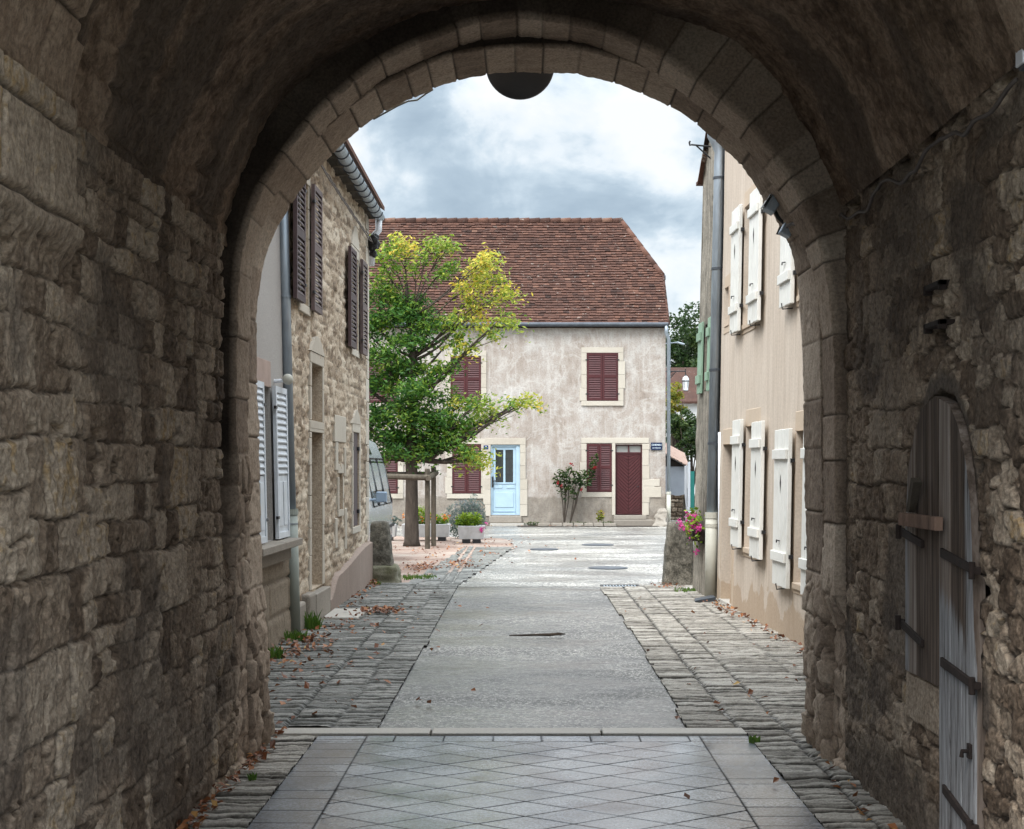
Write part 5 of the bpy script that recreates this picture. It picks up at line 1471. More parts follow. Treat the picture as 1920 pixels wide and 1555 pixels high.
mb = MB(); mb.box(XR + .03, XR + .17, FY + RD * TH - .05, FY + RD * TH + 4.3, gz - .16, gz + .0); mb.build('hip_gutter', M['zinc_dark'], rf, bevel=.02)
# eaves gutter, downpipe
mb = MB(); pts = [(-8.6, FY - .20, EZ - .03), (XR + .06, FY - .20, EZ - .03)]; mb.tube(pts, .065, 10); mb.box(-8.6, XR + .02, FY - .16, FY - .02, EZ - .07, EZ - .01); mb.build('gutter', M['zinc_dark'], fh)
dx = XR + .02
pp = [(dx - .02, FY - .2, EZ - .05), (dx - .02, FY - .2, EZ - .28), (dx + .06, FY - .1, EZ - .45), (dx + .06, FY - .1, .95)]
pipe([(pp, .055, 'zinc'), ([(dx + .06, FY - .1, -.0), (dx + .06, FY - .1, .95)], .065, 'pvc_cream')], 'downpipe', fh, [((dx + .06, FY - .1, .93), (dx + .06, FY - .1, 1.0), .075, 'pvc_cream')])
# windows
for k in ('ur', 'ul', 'll', 'fl', 'lr', 'fu'):
    a, b, c_, d = W[k]
    if k not in ('lr',): surround(TF, a, b, c_, d, .16, fh, 'dressed', .03, True, lint=.16)
    m_ = (a + b) / 2
    for (p, q, hg) in ((a + .005, m_ - .004, 'a'), (m_ + .004, b - .005, 'b')):
        louvred(TF, p, q, c_ + .01, d - .01, .0, fh, 'maroon', hg, .035, panels=((0., .48), (.54, 1.)), gap=.062)
    mb = MB(TF); mb.box(a, b, c_, d, -.12, -.10); mb.build('window', M['glass'], fh)
# door surrounds
surround(TF, *W['bd'], .17, fh, 'dressed', .036, False, 'door_surround', .19)
a, b, c_, d = W['lr']; a2, b2, c2_, d2 = W['cd']
mb = MB(TF); mb.box(a - .16, b2 + .2, d + .012, d + .17, -.12, .03); mb.box(b + .006, a2 - .006, c2_, d + .01, -.12, .03)
z = c_
while z < d - .05:
    h = min(random.uniform(.3, .5), d - z); mb.box(a - random.choice([.16, .2]), a - .002, z, z + h - .006, -.12, .03); z += h
z = c2_
while z < d - .05:
    h = min(random.uniform(.3, .5), d - z); mb.box(b2 + .002, b2 + random.choice([.2, .22, .36]), z, z + h - .006, -.12, .03); z += h
mb.box(a - .16, b, c_ - .15, c_ - .002, -.12, .034)
mb.build('door_surround', M['dressed'], fh, bevel=.008)
# pale blue half-glazed door
a, b, c_, d = W['bd']
mb = MB(TF); f = .06
mb.box(a, a + f, c_, d, -.16, -.02); mb.box(b - .12, b, c_, d, -.16, -.02); mb.box(a + f, b - .12, d - f, d, -.16, -.02)
fr = mb.build('door_frame', M['blue_door'], fh, bevel=.004)
A, B = a + f + .005, b - .125; Wd = B - A
mb = MB(TF)
mb.box(A, B, c_ + .01, c_ + .78, -.11, -.06); zt = d - f - .005; zg = c_ + 1.0
mb.box(A, B, c_ + .78, zg, -.11, -.059); mb.box(A, B, zt - .09, zt, -.11, -.059)
m_ = (A + B) / 2
for (p, q) in ((A, A + .08), (m_ - .03, m_ + .03), (B - .08, B)): mb.box(p, q, zg, zt - .09, -.11, -.06)
dr_ = mb.build('door', M['blue_door'], fh, bevel=.005)
mb = MB(TF); mb.box(A + .07, B - .07, c_ + .26, c_ + .71, -.058, -.045); mb.box(A + .03, m_ - .06, c_ + .83, c_ + .93, -.057, -.045); mb.box(m_ + .06, B - .03, c_ + .83, c_ + .93, -.057, -.045); mb.box(A + .02, B - .02, c_ + .13, c_ + .15, -.058, -.035); mb.box(A, B, c_ + .02, c_ + .09, -.058, -.03); mb.box(A + .02, B - .02, c_ + .96, c_ + .99, -.057, -.035)
mb.build('raised_panel', M['blue_door'], dr_, bevel=.012)
for (p, q) in ((A + .08, m_ - .03), (m_ + .03, B - .08)):
    mb = MB(TF); mb.box(p, q, zg, zt - .09, -.095, -.09); pn = mb.build('pane', M['glass'], dr_)
    mb = MB(TF); mb.box((p + q) / 2 - .006, (p + q) / 2 + .006, zg, zt - .09, -.089, -.082)
    for i in range(1, 4): z = zg + (zt - .09 - zg) * i / 4; mb.box(p, q, z - .006, z + .006, -.089, -.083)
    mb.build('glazing_bars', M['iron'], dr_)
mb = MB(TF); mb.box(A - .03, A + .02, c_ + .86, c_ + 1.18, -.03, .0); mb.box(A + .0, A + .13, c_ + 1.03, c_ + 1.06, .0, .03); mb.build('handle', M['iron'], dr_, bevel=.006)
mb = MB(TF); mb.box(a - .05, b + .05, c_ - .20, c_, -.15, .12); mb.build('doorstep', M['greystone'], fh, bevel=.015)
mb = MB(TF); mb.box(a - .02, b + .24, -.03, c_ - .21, -.05, .42); mb.build('doorstep', M['strip'], fh, bevel=.01)
# maroon chevron door with a two-pane transom
a, b, c_, d = W['cd']; zt = fz(851); m_ = (a + b) / 2
mb = MB(TF); f = .035
mb.box(a, a + f, c_, d, -.14, -.04); mb.box(b - f, b, c_, d, -.14, -.04); mb.box(a + f, b - f, d - f, d, -.14, -.04); mb.box(a + f, b - f, zt, zt + .045, -.14, -.04); mb.box(m_ - .018, m_ + .018, zt + .045, d - f, -.14, -.04)
mb.build('door_frame', M['maroon'], fh, bevel=.004)
each([(a + f, m_ - .018, zt + .045, d - f, -.1, -.095), (m_ + .018, b - f, zt + .045, d - f, -.1, -.095)], 'transom_pane', M['milk'], fh, TF)
mb = MB(TF); mb.box(a + f + .004, b - f - .004, c_ + .01, zt - .004, -.11, -.085)
hw_ = (b - a) / 2 - f - .012; bw = .105
z = c_ - hw_
while z < zt:
    for sgn in (-1, 1):
        # slanting boards, higher at the outer edge
        xa, xb = (m_ - .004, a + f + .006) if sgn < 0 else (m_ + .004, b - f - .006)
        za0, za1 = z, z + bw - .022; zb0, zb1 = z + hw_, z + hw_ + bw - .022
        pts = [(xa, za0), (xb, zb0), (xb, zb1), (xa, za1)]
        lo_, hi_ = c_ + .014, zt - .008
        if max(zb1, za1) < lo_ or min(za0, zb0) > hi_: continue
        pts = [(x, min(hi_, max(lo_, z_))) for x, z_ in pts]
        if abs(pts[0][1] - pts[3][1]) + abs(pts[1][1] - pts[2][1]) < .004: continue
        mb.prism([(x, z_) for x, z_ in pts], -.084, -.066, axis=2) if False else mb.add(
            [(x, z_, -.085) for x, z_ in pts] + [(x, z_, -.055) for x, z_ in pts], [(3, 2, 1, 0), (4, 5, 6, 7), (0, 1, 5, 4), (1, 2, 6, 5), (2, 3, 7, 6), (3, 0, 4, 7)])
    z += bw
cdoor = mb.build('door', M['maroon'], fh, bevel=.005)
mb = MB(TF); mb.tube([(b - .1, 1.15, -.06), (b - .1, 1.15, -.03), (b - .15, 1.15, -.02)], .012, 6); mb.build('handle', M['iron'], cdoor)
mb = MB(TF); mb.box(a - .06, b + .12, .18, c_, -.12, .14); mb.build('doorstep', M['greystone'], fh, bevel=.015)
mb = MB(TF); mb.box(a - .08, b + .34, -.03, .175, -.05, .46); mb.build('doorstep', M['greystone'], fh, bevel=.02)
# exposed stones near the right corner
each([(fx(1206), fx(1237), fz(912), fz(899), -.03, .035), (fx(1207), fx(1240), fz(933), fz(913), -.03, .032)], 'exposed_stone', M['dressed'], fh, TF, .012)
# plates
def text(body, size, loc, parent, mat='letter'):
    cu = bpy.data.curves.new('lettering', 'FONT'); cu.body = body; cu.size = size; cu.align_x = 'CENTER'; cu.align_y = 'CENTER'; cu.extrude = .002; cu.offset = size * .012
    cu.materials.append(M[mat]); o = bpy.data.objects.new('lettering', cu); o.location = loc; o.rotation_euler = (math.radians(90), 0, 0)
    me = bpy.data.meshes.new_from_object(o); o2 = bpy.data.objects.new('lettering', me); o2.location = loc; o2.rotation_euler = o.rotation_euler
    bpy.data.objects.remove(o); bpy.data.curves.remove(cu); o2.name = 'lettering'
    return finish(o2, parent)
sx0, sx1, sz0, sz1 = fx(1220), fx(1241.5), fz(844.5), fz(830)
sg = thing('street_sign', ((sx0 + sx1) / 2, FY - .03, sz0), 'dark blue enamel street name plate reading CHEMIN DU PRESSOIR', 'sign')
mb = MB(TF); mb.box(sx0, sx1, sz0, sz1, .025, .04); mb.build('plate', M['enamel'], sg, bevel=.004)
mb = MB(TF)
for (p, q, r, s) in ((sx0 + .006, sx1 - .006, sz1 - .014, sz1 - .008), (sx0 + .006, sx1 - .006, sz0 + .008, sz0 + .014), (sx0 + .006, sx0 + .012, sz0 + .014, sz1 - .014), (sx1 - .012, sx1 - .006, sz0 + .014, sz1 - .014)): mb.box(p, q, r, s, .0405, .042)
mb.build('border', plain('sign_border', (.10, .12, .16), .05, .4, 4, 0), sg)
text('CHEMIN', .078, ((sx0 + sx1) / 2, FY - .043, sz0 + .155), sg); text('DU PRESSOIR', .042, ((sx0 + sx1) / 2, FY - .043, sz0 + .066), sg)
nx0, nx1, nz0, nz1 = fx(907), fx(915.5), fz(842), fz(836)
sg = thing('house_number', ((nx0 + nx1) / 2, FY - .05, nz0), 'small blue house number plate 2 beside the pale blue door', 'sign')
mb = MB(TF); mb.box(nx0, nx1, nz0 - .01, nz1 + .01, .031, .045); mb.build('plate', plain('number_enamel', (.01, .035, .13), .05, .25, 4, 0), sg, bevel=.003)
text('2', .095, ((nx0 + nx1) / 2, FY - .048, (nz0 + nz1) / 2), sg)
# wall lantern on its bracket, around the corner
wl = thing('wall_lantern', (4.75, FY + .4, 3.9), 'black iron lantern hanging from a scrolled bracket at the far house corner', 'lamp')
ly = FY + .4; sc = ly / F; lx = (1285.5 - CX) * sc; zz0 = H - (733 - CY) * sc; zz1 = H - (704 - CY) * sc; arm = H - (697 - CY) * sc
mb = MB(); mb.tube([(XR, ly, arm), (lx, ly, arm + .01)], .018, 8); mb.tube([(XR, ly, arm - .22), (XR + .2, ly, arm - .18), (XR + .35, ly, arm)], .014, 8)
mb.tube([(XR + .12, ly, arm - .07), (XR + .2, ly, arm - .12), (XR + .27, ly, arm - .05), (XR + .2, ly, arm - .02), (XR + .13, ly, arm - .06)], .010, 6); mb.tube([(lx, ly, arm + .08), (lx, ly, zz1 + .02)], .014, 8)
mb.build('bracket', M['iron'], wl)
mb = MB(); zb = zz1 - .17
mb.lathe([(.06, zz0), (.075, zz0 + .02), (.098, zb)], (lx, ly, 0), 6); mb.build('lamp_pane', M['lamp_glass'], wl)
mb = MB(); mb.lathe([(.112, zb - .015), (.112, zb + .012), (.104, zb + .014)], (lx, ly, 0), 6); mb.lathe([(.035, zz1 - .02), (.02, zz1 + .03)], (lx, ly, 0), 8); mb.lathe([(.064, zz0 - .015), (.064, zz0)], (lx, ly, 0), 6)
for k in range(6):
    a = math.pi * k / 3; mb.tube([(lx + .064 * math.cos(a), ly + .064 * math.sin(a), zz0), (lx + .102 * math.cos(a), ly + .102 * math.sin(a), zb)], .006, 5)
mb.build('lamp_cage', M['iron'], wl)
mb = MB(); mb.lathe([(.104, zb + .014), (.09, zb + .09), (.035, zz1 - .02)], (lx, ly, 0), 6); mb.build('lamp_hood', M['lamp_glass'], wl)
# a short aerial arm higher up
mb = MB(); mb.tube([(XR, FY + 1.0, fz(640)), (fx(1276), FY + 1.0, fz(637))], .018, 8); mb.tube([(fx(1276), FY + 1, fz(637)), (fx(1290), FY + 1., fz(641))], .032, 8); mb.build('street_lamp_arm', M['zinc'], None, label='short grey street lamp arm projecting from the far house gable', cat='lamp')
# corner rock
mb = MB(); rock(mb, [(3.72, 43.75), (4.18, 43.7), (4.22, 44.4), (3.75, 44.4)], [(3.92, 44.05), (4.15, 44.0), (4.18, 44.35), (3.95, 44.38)], -.02, .50, seed=31, jit=.10)
o = mb.build('corner_rock', M['greystone'], None, smooth=True, label='rough pale boulder at the right corner of the far house', cat='rock'); subsurf(o)
# ------------------------------------------------------------------ street tree
def clumps(specs, d, per, seed, spread=.55, sub=9):
    """specs (px, py, rx, ry, hue) -> leaf centres grouped in drooping layered sprays"""
    rg = np.random.default_rng(seed); C_ = []; T_ = []; heads = []
    for (px, py, rx, ry, hue) in specs:
        c = np.array(at(px, py, d)); ax, az_ = rx * d / F, ry * d / F
        c[1] += rg.normal(0, ax * .5)
        heads.append((c, ax, az_))
        n = max(3, int(sub * (rx * ry / 1600) ** .6 * (1.3 if hue < .3 else .5)))
        for k in range(n):
            q = rg.normal(size=3); q /= np.linalg.norm(q); q *= rg.uniform(.25, 1) ** .5
            sc = c + q * (ax * .88, ax * .9, az_ * .82)
            r = rg.uniform(.16, .34); m = int(per * (r / .25) ** 2)
            up = rg.normal(0, .35); p = rg.normal(size=(m, 3)) * (r * .60, r * .60, r * .34)
            p[:, 2] += up * p[:, 0] - .22 * np.abs(p[:, 0]) - .1 * np.abs(p[:, 1])
            C_.append(sc + p); T_.append(np.clip(.12 + .82 * hue + rg.normal(0, .12) + rg.normal(0, .15, m), 0, 1))
    return np.vstack(C_), np.concatenate(T_), heads
TD = 32.8
specs = [(760, 452, 30, 14, .78), (728, 470, 30, 18, .55), (800, 462, 24, 14, .72), (835, 462, 12, 10, .66), (830, 505, 14, 10, .55), (778, 492, 30, 14, .5), (724, 515, 26, 18, .42), (704, 470, 12, 16, .6),
         (918, 482, 26, 13, .86), (890, 500, 22, 16, .88), (880, 535, 32, 20, .92), (925, 528, 26, 16, .80), (940, 545, 18, 12, .75), (900, 565, 38, 18, .74), (880, 590, 30, 18, .80), (940, 598, 22, 18, .70), (920, 620, 34, 15, .68),
         (885, 650, 32, 16, .62), (850, 640, 20, 14, .6), (846, 606, 12, 10, .55),
         (735, 550, 34, 24, .24), (705, 545, 16, 20, .34), (780, 570, 34, 22, .22), (745, 590, 40, 26, .16), (705, 610, 26, 30, .18), (800, 610, 24, 18, .2), (765, 640, 40, 22, .12), (715, 670, 36, 30, .10),
         (760, 690, 40, 24, .12), (805, 700, 34, 20, .30), (840, 690, 26, 14, .45), (720, 720, 36, 26, .08), (770, 735, 44, 22, .14), (820, 740, 36, 20, .30), (715, 770, 34, 26, .07), (765, 780, 44, 22, .10), (825, 785, 40, 22, .22),
         (720, 815, 34, 22, .06), (770, 822, 46, 20, .08), (815, 825, 38, 18, .14), (860, 800, 30, 18, .28), (900, 790, 34, 16, .40), (870, 755, 30, 14, .5), (935, 772, 30, 14, .55), (965, 760, 22, 10, .66), (988, 753, 14, 6, .70), (905, 750, 22, 10, .55),
         (850, 832, 30, 12, .35), (878, 852, 22, 8, .60), (900, 862, 16, 6, .68), (735, 842, 36, 12, .10), (790, 846, 30, 10, .12),
         (660, 520, 34, 30, .4), (650, 590, 40, 36, .2), (640, 680, 40, 40, .1), (650, 770, 40, 36, .08), (670, 830, 30, 16, .1)]
tree = thing('street_tree', at(772, 1027, TD), 'street tree with green and yellowing leaves on the gravel before the far house', 'tree')
cc, tt_, heads = clumps(specs, TD, 72, 5, sub=15)
leaf_cloud('crown', cc, .115, tt_, M['leaf'], tree, 2.6, .35)
tb = np.array(at(772, 1027, TD)); tb[2] = -.03
mb = MB()
trunk = [tb, tb + (0, 0, .15), tb + (.0, 0, .9), (tb[0] + .0, TD, 1.5), (tb[0] - .01, TD, 2.1), (tb[0] + .02, TD, 2.8), (tb[0] - .03, TD, 3.6), (tb[0] + .04, TD, 4.5), (tb[0] - .1, TD, 5.4), (tb[0] - .15, TD, 6.3)]
mb.tube([tuple(p) for p in trunk], [.21, .165, .14, .13, .13, .10, .085, .06, .035, .012], 12)
random.seed(21)
for (c, ax, az_) in heads:
    zs = max(1.95, min(5.2, c[2] - abs(c[0] - tb[0]) * .65 - .2)); k = min(1, (zs - 1.9) / 3.5); r0 = .055 * (1 - k) + .018
    p0 = Vector((tb[0] + .02, TD, zs)); p3 = Vector(c)
    md = p0.lerp(p3, .5) + Vector((random.uniform(-.08, .08), random.uniform(-.1, .1), -.12 + random.uniform(-.08, .08)))
    q1 = p0.lerp(md, .5) + Vector((0, 0, -.03)); q2 = md.lerp(p3, .5) + Vector((0, 0, random.uniform(0, .06)))
    mb.tube([p0, q1, md, q2, p3], [r0, r0 * .8, r0 * .6, r0 * .4, .006], 6)
    for j in range(3):
        e = p3 + Vector((random.uniform(-ax, ax), random.uniform(-ax, ax) * .8, random.uniform(-az_, az_))); mb.tube([md.lerp(p3, random.uniform(.2, .8)), e], [.010, .004], 5)
mb.build('trunk', M['bark'], tree, smooth=True)
# timber stakes: two posts at this end of the cradle and the rails
sk = thing('tree_stakes', (-2.0, 32.2, 0), 'weathered timber stakes and rails caging the street tree trunk', 'tree guard')
for (px, dd, top) in ((801.5, 31.7, 879), (813, 32.9, 875)):
    x, y, _ = at(px, 1000, dd); mb = MB(); mb.lathe([(.055, -.05), (.055, H - (top - CY) * dd / F - .03), (.045, H - (top - CY) * dd / F)], (x, y, 0), 12); mb.build('post', M['stake'], sk)
for (px, dd, top) in ((715, 31.7, 880), (722, 32.9, 878)):
    x, y, _ = at(px, 1000, dd); mb = MB(); mb.lathe([(.055, -.05), (.055, 1.66), (.045, 1.69)], (x, y, 0), 12); mb.build('post', M['stake'], sk)
mb = MB(); zr = H - (893 - CY) * 31.6 / F
mb.tube([at(700, 893, 31.6), at(806, 896, 31.6)], .062, 10); mb.build('rail', M['stake'], sk)
mb = MB(); mb.tube([at(700, 890, 32.98), at(818, 889, 32.98)], .055, 10); mb.build('rail', M['stake'], sk)
mb = MB(); mb.tube([at(803, 897, 31.5), at(818, 887, 33.2)], .058, 10); mb.build('rail', M['stake'], sk)
# ------------------------------------------------------------------ planters
def planter(x0, x1, y0, y1, zt, lab):
    p = thing('planter', ((x0 + x1) / 2, (y0 + y1) / 2, 0), lab, 'planter', 'white concrete planters on the square')
    mb = MB(); tpr = .03; zb = .09
    mb.add([(x0 + tpr, y0 + tpr, zb), (x1 - tpr, y0 + tpr, zb), (x1 - tpr, y1 - tpr, zb), (x0 + tpr, y1 - tpr, zb), (x0, y0, zt), (x1, y0, zt), (x1, y1, zt), (x0, y1, zt),
            (x0 + .05, y0 + .05, zt), (x1 - .05, y0 + .05, zt), (x1 - .05, y1 - .05, zt), (x0 + .05, y1 - .05, zt), (x0 + .06, y0 + .06, zt - .08), (x1 - .06, y0 + .06, zt - .08), (x1 - .06, y1 - .06, zt - .08), (x0 + .06, y1 - .06, zt - .08)],
           [(3, 2, 1, 0)] + [(i, (i + 1) % 4, 4 + (i + 1) % 4, 4 + i) for i in range(4)] + [(4 + i, 4 + (i + 1) % 4, 8 + (i + 1) % 4, 8 + i) for i in range(4)] + [(8 + i, 8 + (i + 1) % 4, 12 + (i + 1) % 4, 12 + i) for i in range(4)])
    mb.build('trough', M['concrete'], p, bevel=.012)
    mb = MB(); mb.box(x0 + .05, x1 - .05, y0 + .05, y1 - .05, zt - .09, zt - .06); mb.build('soil', M['soil'], p)
    for s in (0, 1):
        mb = MB(); q = x0 + .10 if s == 0 else x1 - .28; mb.box(q, q + .18, y0 + .03, y1 - .05, -.02, .092); mb.build('foot', M['iron'], p)
    return p
def X(px, d): return (px - CX) * d / F
planter(X(858, 34), X(909, 34), 34.0, 34.5, .395, 'white concrete planter standing alone right of the tree stakes')
planter(X(753, 35), X(843, 35), 35.0, 35.5, .395, 'longer white concrete planter behind the tree trunk and stakes')
planter(X(630, 35), X(742, 35), 35.1, 35.6, .395, 'white concrete planter half hidden behind the camper van')
def bush(name, boxes, size, mat, lab, cat, seed, asp=2.2, droop=-.3, stems=None, flowers=()):
    t = thing(name, (boxes[0][0], boxes[0][1], boxes[0][2] - boxes[0][5]), lab, cat); rg = np.random.default_rng(seed); C_ = []; T_ = []
    for (x, y, z, sx, sy, sz, n) in boxes:
        q = rg.normal(size=(n, 3)); q /= np.linalg.norm(q, axis=1)[:, None]; q *= rg.uniform(.2, 1, n)[:, None] ** .6
        C_.append(np.array([x, y, z]) + q * (sx, sy, sz)); T_.append(np.clip(.45 + .4 * q[:, 2] + rg.normal(0, .2, n), 0, 1))
    leaf_cloud('foliage', np.vstack(C_), size, np.concatenate(T_), M[mat], t, asp, droop)
    if stems:
        mb = MB()
        for s in stems: mb.tube(s, [.006 + .003 * (len(s) - i) for i in range(len(s))], 6)
        mb.build('stems', M['bark'], t)
    for (fm, pts, r, n) in flowers:
        c = np.vstack([np.array(p) + rg.normal(0, r, (n, 3)) for p in pts]); leaf_cloud('blossom', c, r * 2.2, rg.random(len(c)), M[fm], t, 1.2, 0)
    return t
rr = random.Random(4)
bush('planter_plant', [(X(880, 34.2), 34.25, .50, .34, .18, .22, 420), (X(870, 34.2), 34.25, .46, .2, .15, .18, 200)], .10, 'leaf_lime', 'bright green plant with pink flowers filling the right-hand planter', 'plant', 3,
     flowers=[('pink', [(X(905 + rr.uniform(-4, 8), 34.1), 33.98 + rr.uniform(0, .1), .42 + rr.uniform(-.2, .1)) for _ in range(5)], .02, 10)])
bush('planter_plant', [(X(788, 35.2), 35.25, .56, .26, .18, .28, 380), (X(825, 35.2), 35.25, .48, .2, .18, .16, 220)], .11, 'leaf_lime', 'lime green tufted plant in the planter behind the tree', 'plant', 5, 3.,
     flowers=[('orange', [(X(760 + rr.uniform(-12, 90), 35.1), 35.1, .48 + rr.uniform(-.05, .15)) for _ in range(16)], .02, 10)])
bush('planter_plant', [(X(720, 35.3), 35.3, .48, .45, .18, .16, 300)], .09, 'leaf_sage', 'low grey green plants with orange flowers behind the camper van', 'plant', 8,
     flowers=[('orange', [(X(705 + rr.uniform(-10, 40), 35.2), 35.15, .52 + rr.uniform(-.08, .16)) for _ in range(14)], .022, 10)])
lv = []
rg = np.random.default_rng(12)
bush('lavender_bush', [(X(870, 36), 36.3, .45, .55, .4, .50, 1500), (X(888, 36), 36.3, .55, .3, .3, .55, 500)], .13, 'leaf_sage', 'grey green lavender bush behind the white planters', 'bush', 12, 6., -.9)
# climbing rose against the far house
rx = lambda px: X(px, 44.2)
rzf = lambda py: H - (py - CY) * 44.2 / F
st_ = []
for (px, py) in ((1045, 905), (1058, 890), (1072, 880), (1085, 905), (1100, 890), (1113, 865), (1065, 920), (1093, 925)):
    x0 = rx(1058 if px < 1080 else 1068); st_.append([(x0, 44.25, 0), ((x0 * 2 + rx(px)) / 3 + rr.uniform(-.05, .05), 44.22, .7), ((x0 + rx(px) * 2) / 3, 44.2, (rzf(py) + .9) / 2 + .2), (rx(px), 44.2, rzf(py))])
bush('rose_bush', [(rx(1050), 44.15, rzf(900), .22, .12, .32, 190), (rx(1072), 44.15, rzf(895), .30, .12, .35, 230), (rx(1095), 44.15, rzf(900), .25, .12, .3, 170), (rx(1110), 44.15, rzf(880), .14, .1, .4, 120), (rx(1065), 44.15, rzf(925), .35, .12, .25, 120), (rx(1118), 44.15, rzf(860), .08, .08, .2, 40)],
     .10, 'leaf_dark', 'climbing rose bush with red flowers between the two far house doors', 'bush', 14, 1.7, .1, st_,
     [('redpetal', [(rx(p), 44.05, rzf(q)) for p, q in ((1072, 871), (1046, 905), (1052, 912), (1090, 918), (1114, 878))], .025, 14)])
bush('yellow_plant', [(rx(1125), 44.1, .30, .13, .1, .18, 120)], .09, 'leaf_yel', 'small yellow green plant at the foot of the far wall', 'plant', 16)
for (px, w_, lab) in ((1000, .3, 'low weeds right of the pale blue door step'), (1085, .5, 'straggling weeds under the rose bush'), (1140, .25, 'low weeds left of the chevron door steps')):
    bush('wall_weed', [(rx(px), 44.05, .06, w_, .12, .07, 140)], .06, 'leaf_dark', lab, 'weed', int(px))
# low kerb stones along the far wall
mb = MB(); x = rx(1008)
while x < rx(1148):
    w_ = random.uniform(.2, .42); mb.hexa([(x, 43.78 + random.uniform(-.02, .02), -.02), (x + w_ - .015, 43.78, -.02), (x + w_ - .015, 44.0, -.02), (x, 44.0, -.02), (x + .01, 43.80, random.uniform(.07, .11)), (x + w_ - .03, 43.80, .09), (x + w_ - .03, 43.98, .09), (x + .01, 43.98, .09)]); x += w_
mb.build('stone_edging', M['greystone'], None, bevel=.012, label='low row of edging stones along the foot of the far wall', cat='kerb')
# ------------------------------------------------------------------ camper van, nose towards the street, flank to the right
vn = thing('camper_van', (-3.55, 26.5, 0), 'silver high-roofed camper van parked behind the left house corner', 'camper van')
VC, V0, V1 = -3.50, 23.6, 29.0
def vsec(y):
    """half section (x offset, z) of the body at depth y"""
    t = (y - V0) / (V1 - V0)
    nose = sstep(0, .13, np.array(t)); nose = float(nose)
    ws = float(sstep(.10, .30, np.array(t))); rear = float(sstep(1.0, .93, np.array(t)))
    bw = .78 + .17 * float(sstep(0, .10, np.array(t)))
    zb = .95 + .12 * nose
    zr_ = zb + (2.32 - zb) * ws
    r = .94 + .06 * rear
    return [(bw * .92 * r, .32), (bw * r, .48), (bw * r, .75), (bw * 1.005 * r, zb - .08), (bw * .99 * r, zb), ((bw - .03 - .04 * ws) * r, zb + (zr_ - zb) * .28), ((bw - .05 - .09 * ws) * r, zb + (zr_ - zb) * .55),
            ((bw - .07 - .12 * ws) * r, zb + (zr_ - zb) * .66), ((bw - .10 - .22 * ws) * r, zb + (zr_ - zb) * .90), ((bw - .2 - .36 * ws) * r, zr_ + .0), (0, zr_ + .05)]
ys = np.concatenate([np.linspace(V0, V0 + .9, 10), np.linspace(V0 + 1.05, V1 - .4, 20), np.linspace(V1 - .3, V1, 6)])
P = []
for yv in ys:
    h_ = vsec(yv); full = [(VC + x, yv, z) for x, z in h_] + [(VC - x, yv, z) for x, z in h_[:-1][::-1]]; P.append(full)
P = np.array(P); nv_ = P.shape[1]
mb = MB()
fs = [(i * nv_ + k, i * nv_ + k + 1, (i + 1) * nv_ + k + 1, (i + 1) * nv_ + k) for i in range(len(ys) - 1) for k in range(nv_ - 1)]
fs += [tuple(range(nv_)), tuple(range((len(ys) - 1) * nv_, len(ys) * nv_))[::-1]] + [(i * nv_, (i + 1) * nv_, (i + 1) * nv_ + nv_ - 1, i * nv_ + nv_ - 1) for i in range(len(ys) - 1)]
mb.add([tuple(p) for p in P.reshape(-1, 3)], fs, .5)
vb = mb.build('body', M['van'], vn, smooth=True)
md = vb.modifiers.new('es', 'EDGE_SPLIT'); md.split_angle = math.radians(45)
def flank(y, zf, off=.008, sgn=1):
    """point on the flank: zf 0 belt .. 1 window head"""
    s = vsec(y); a, b = s[4], s[7]; return (VC + sgn * (a[0] + (b[0] - a[0]) * zf + off), y, a[1] + (b[1] - a[1]) * zf)
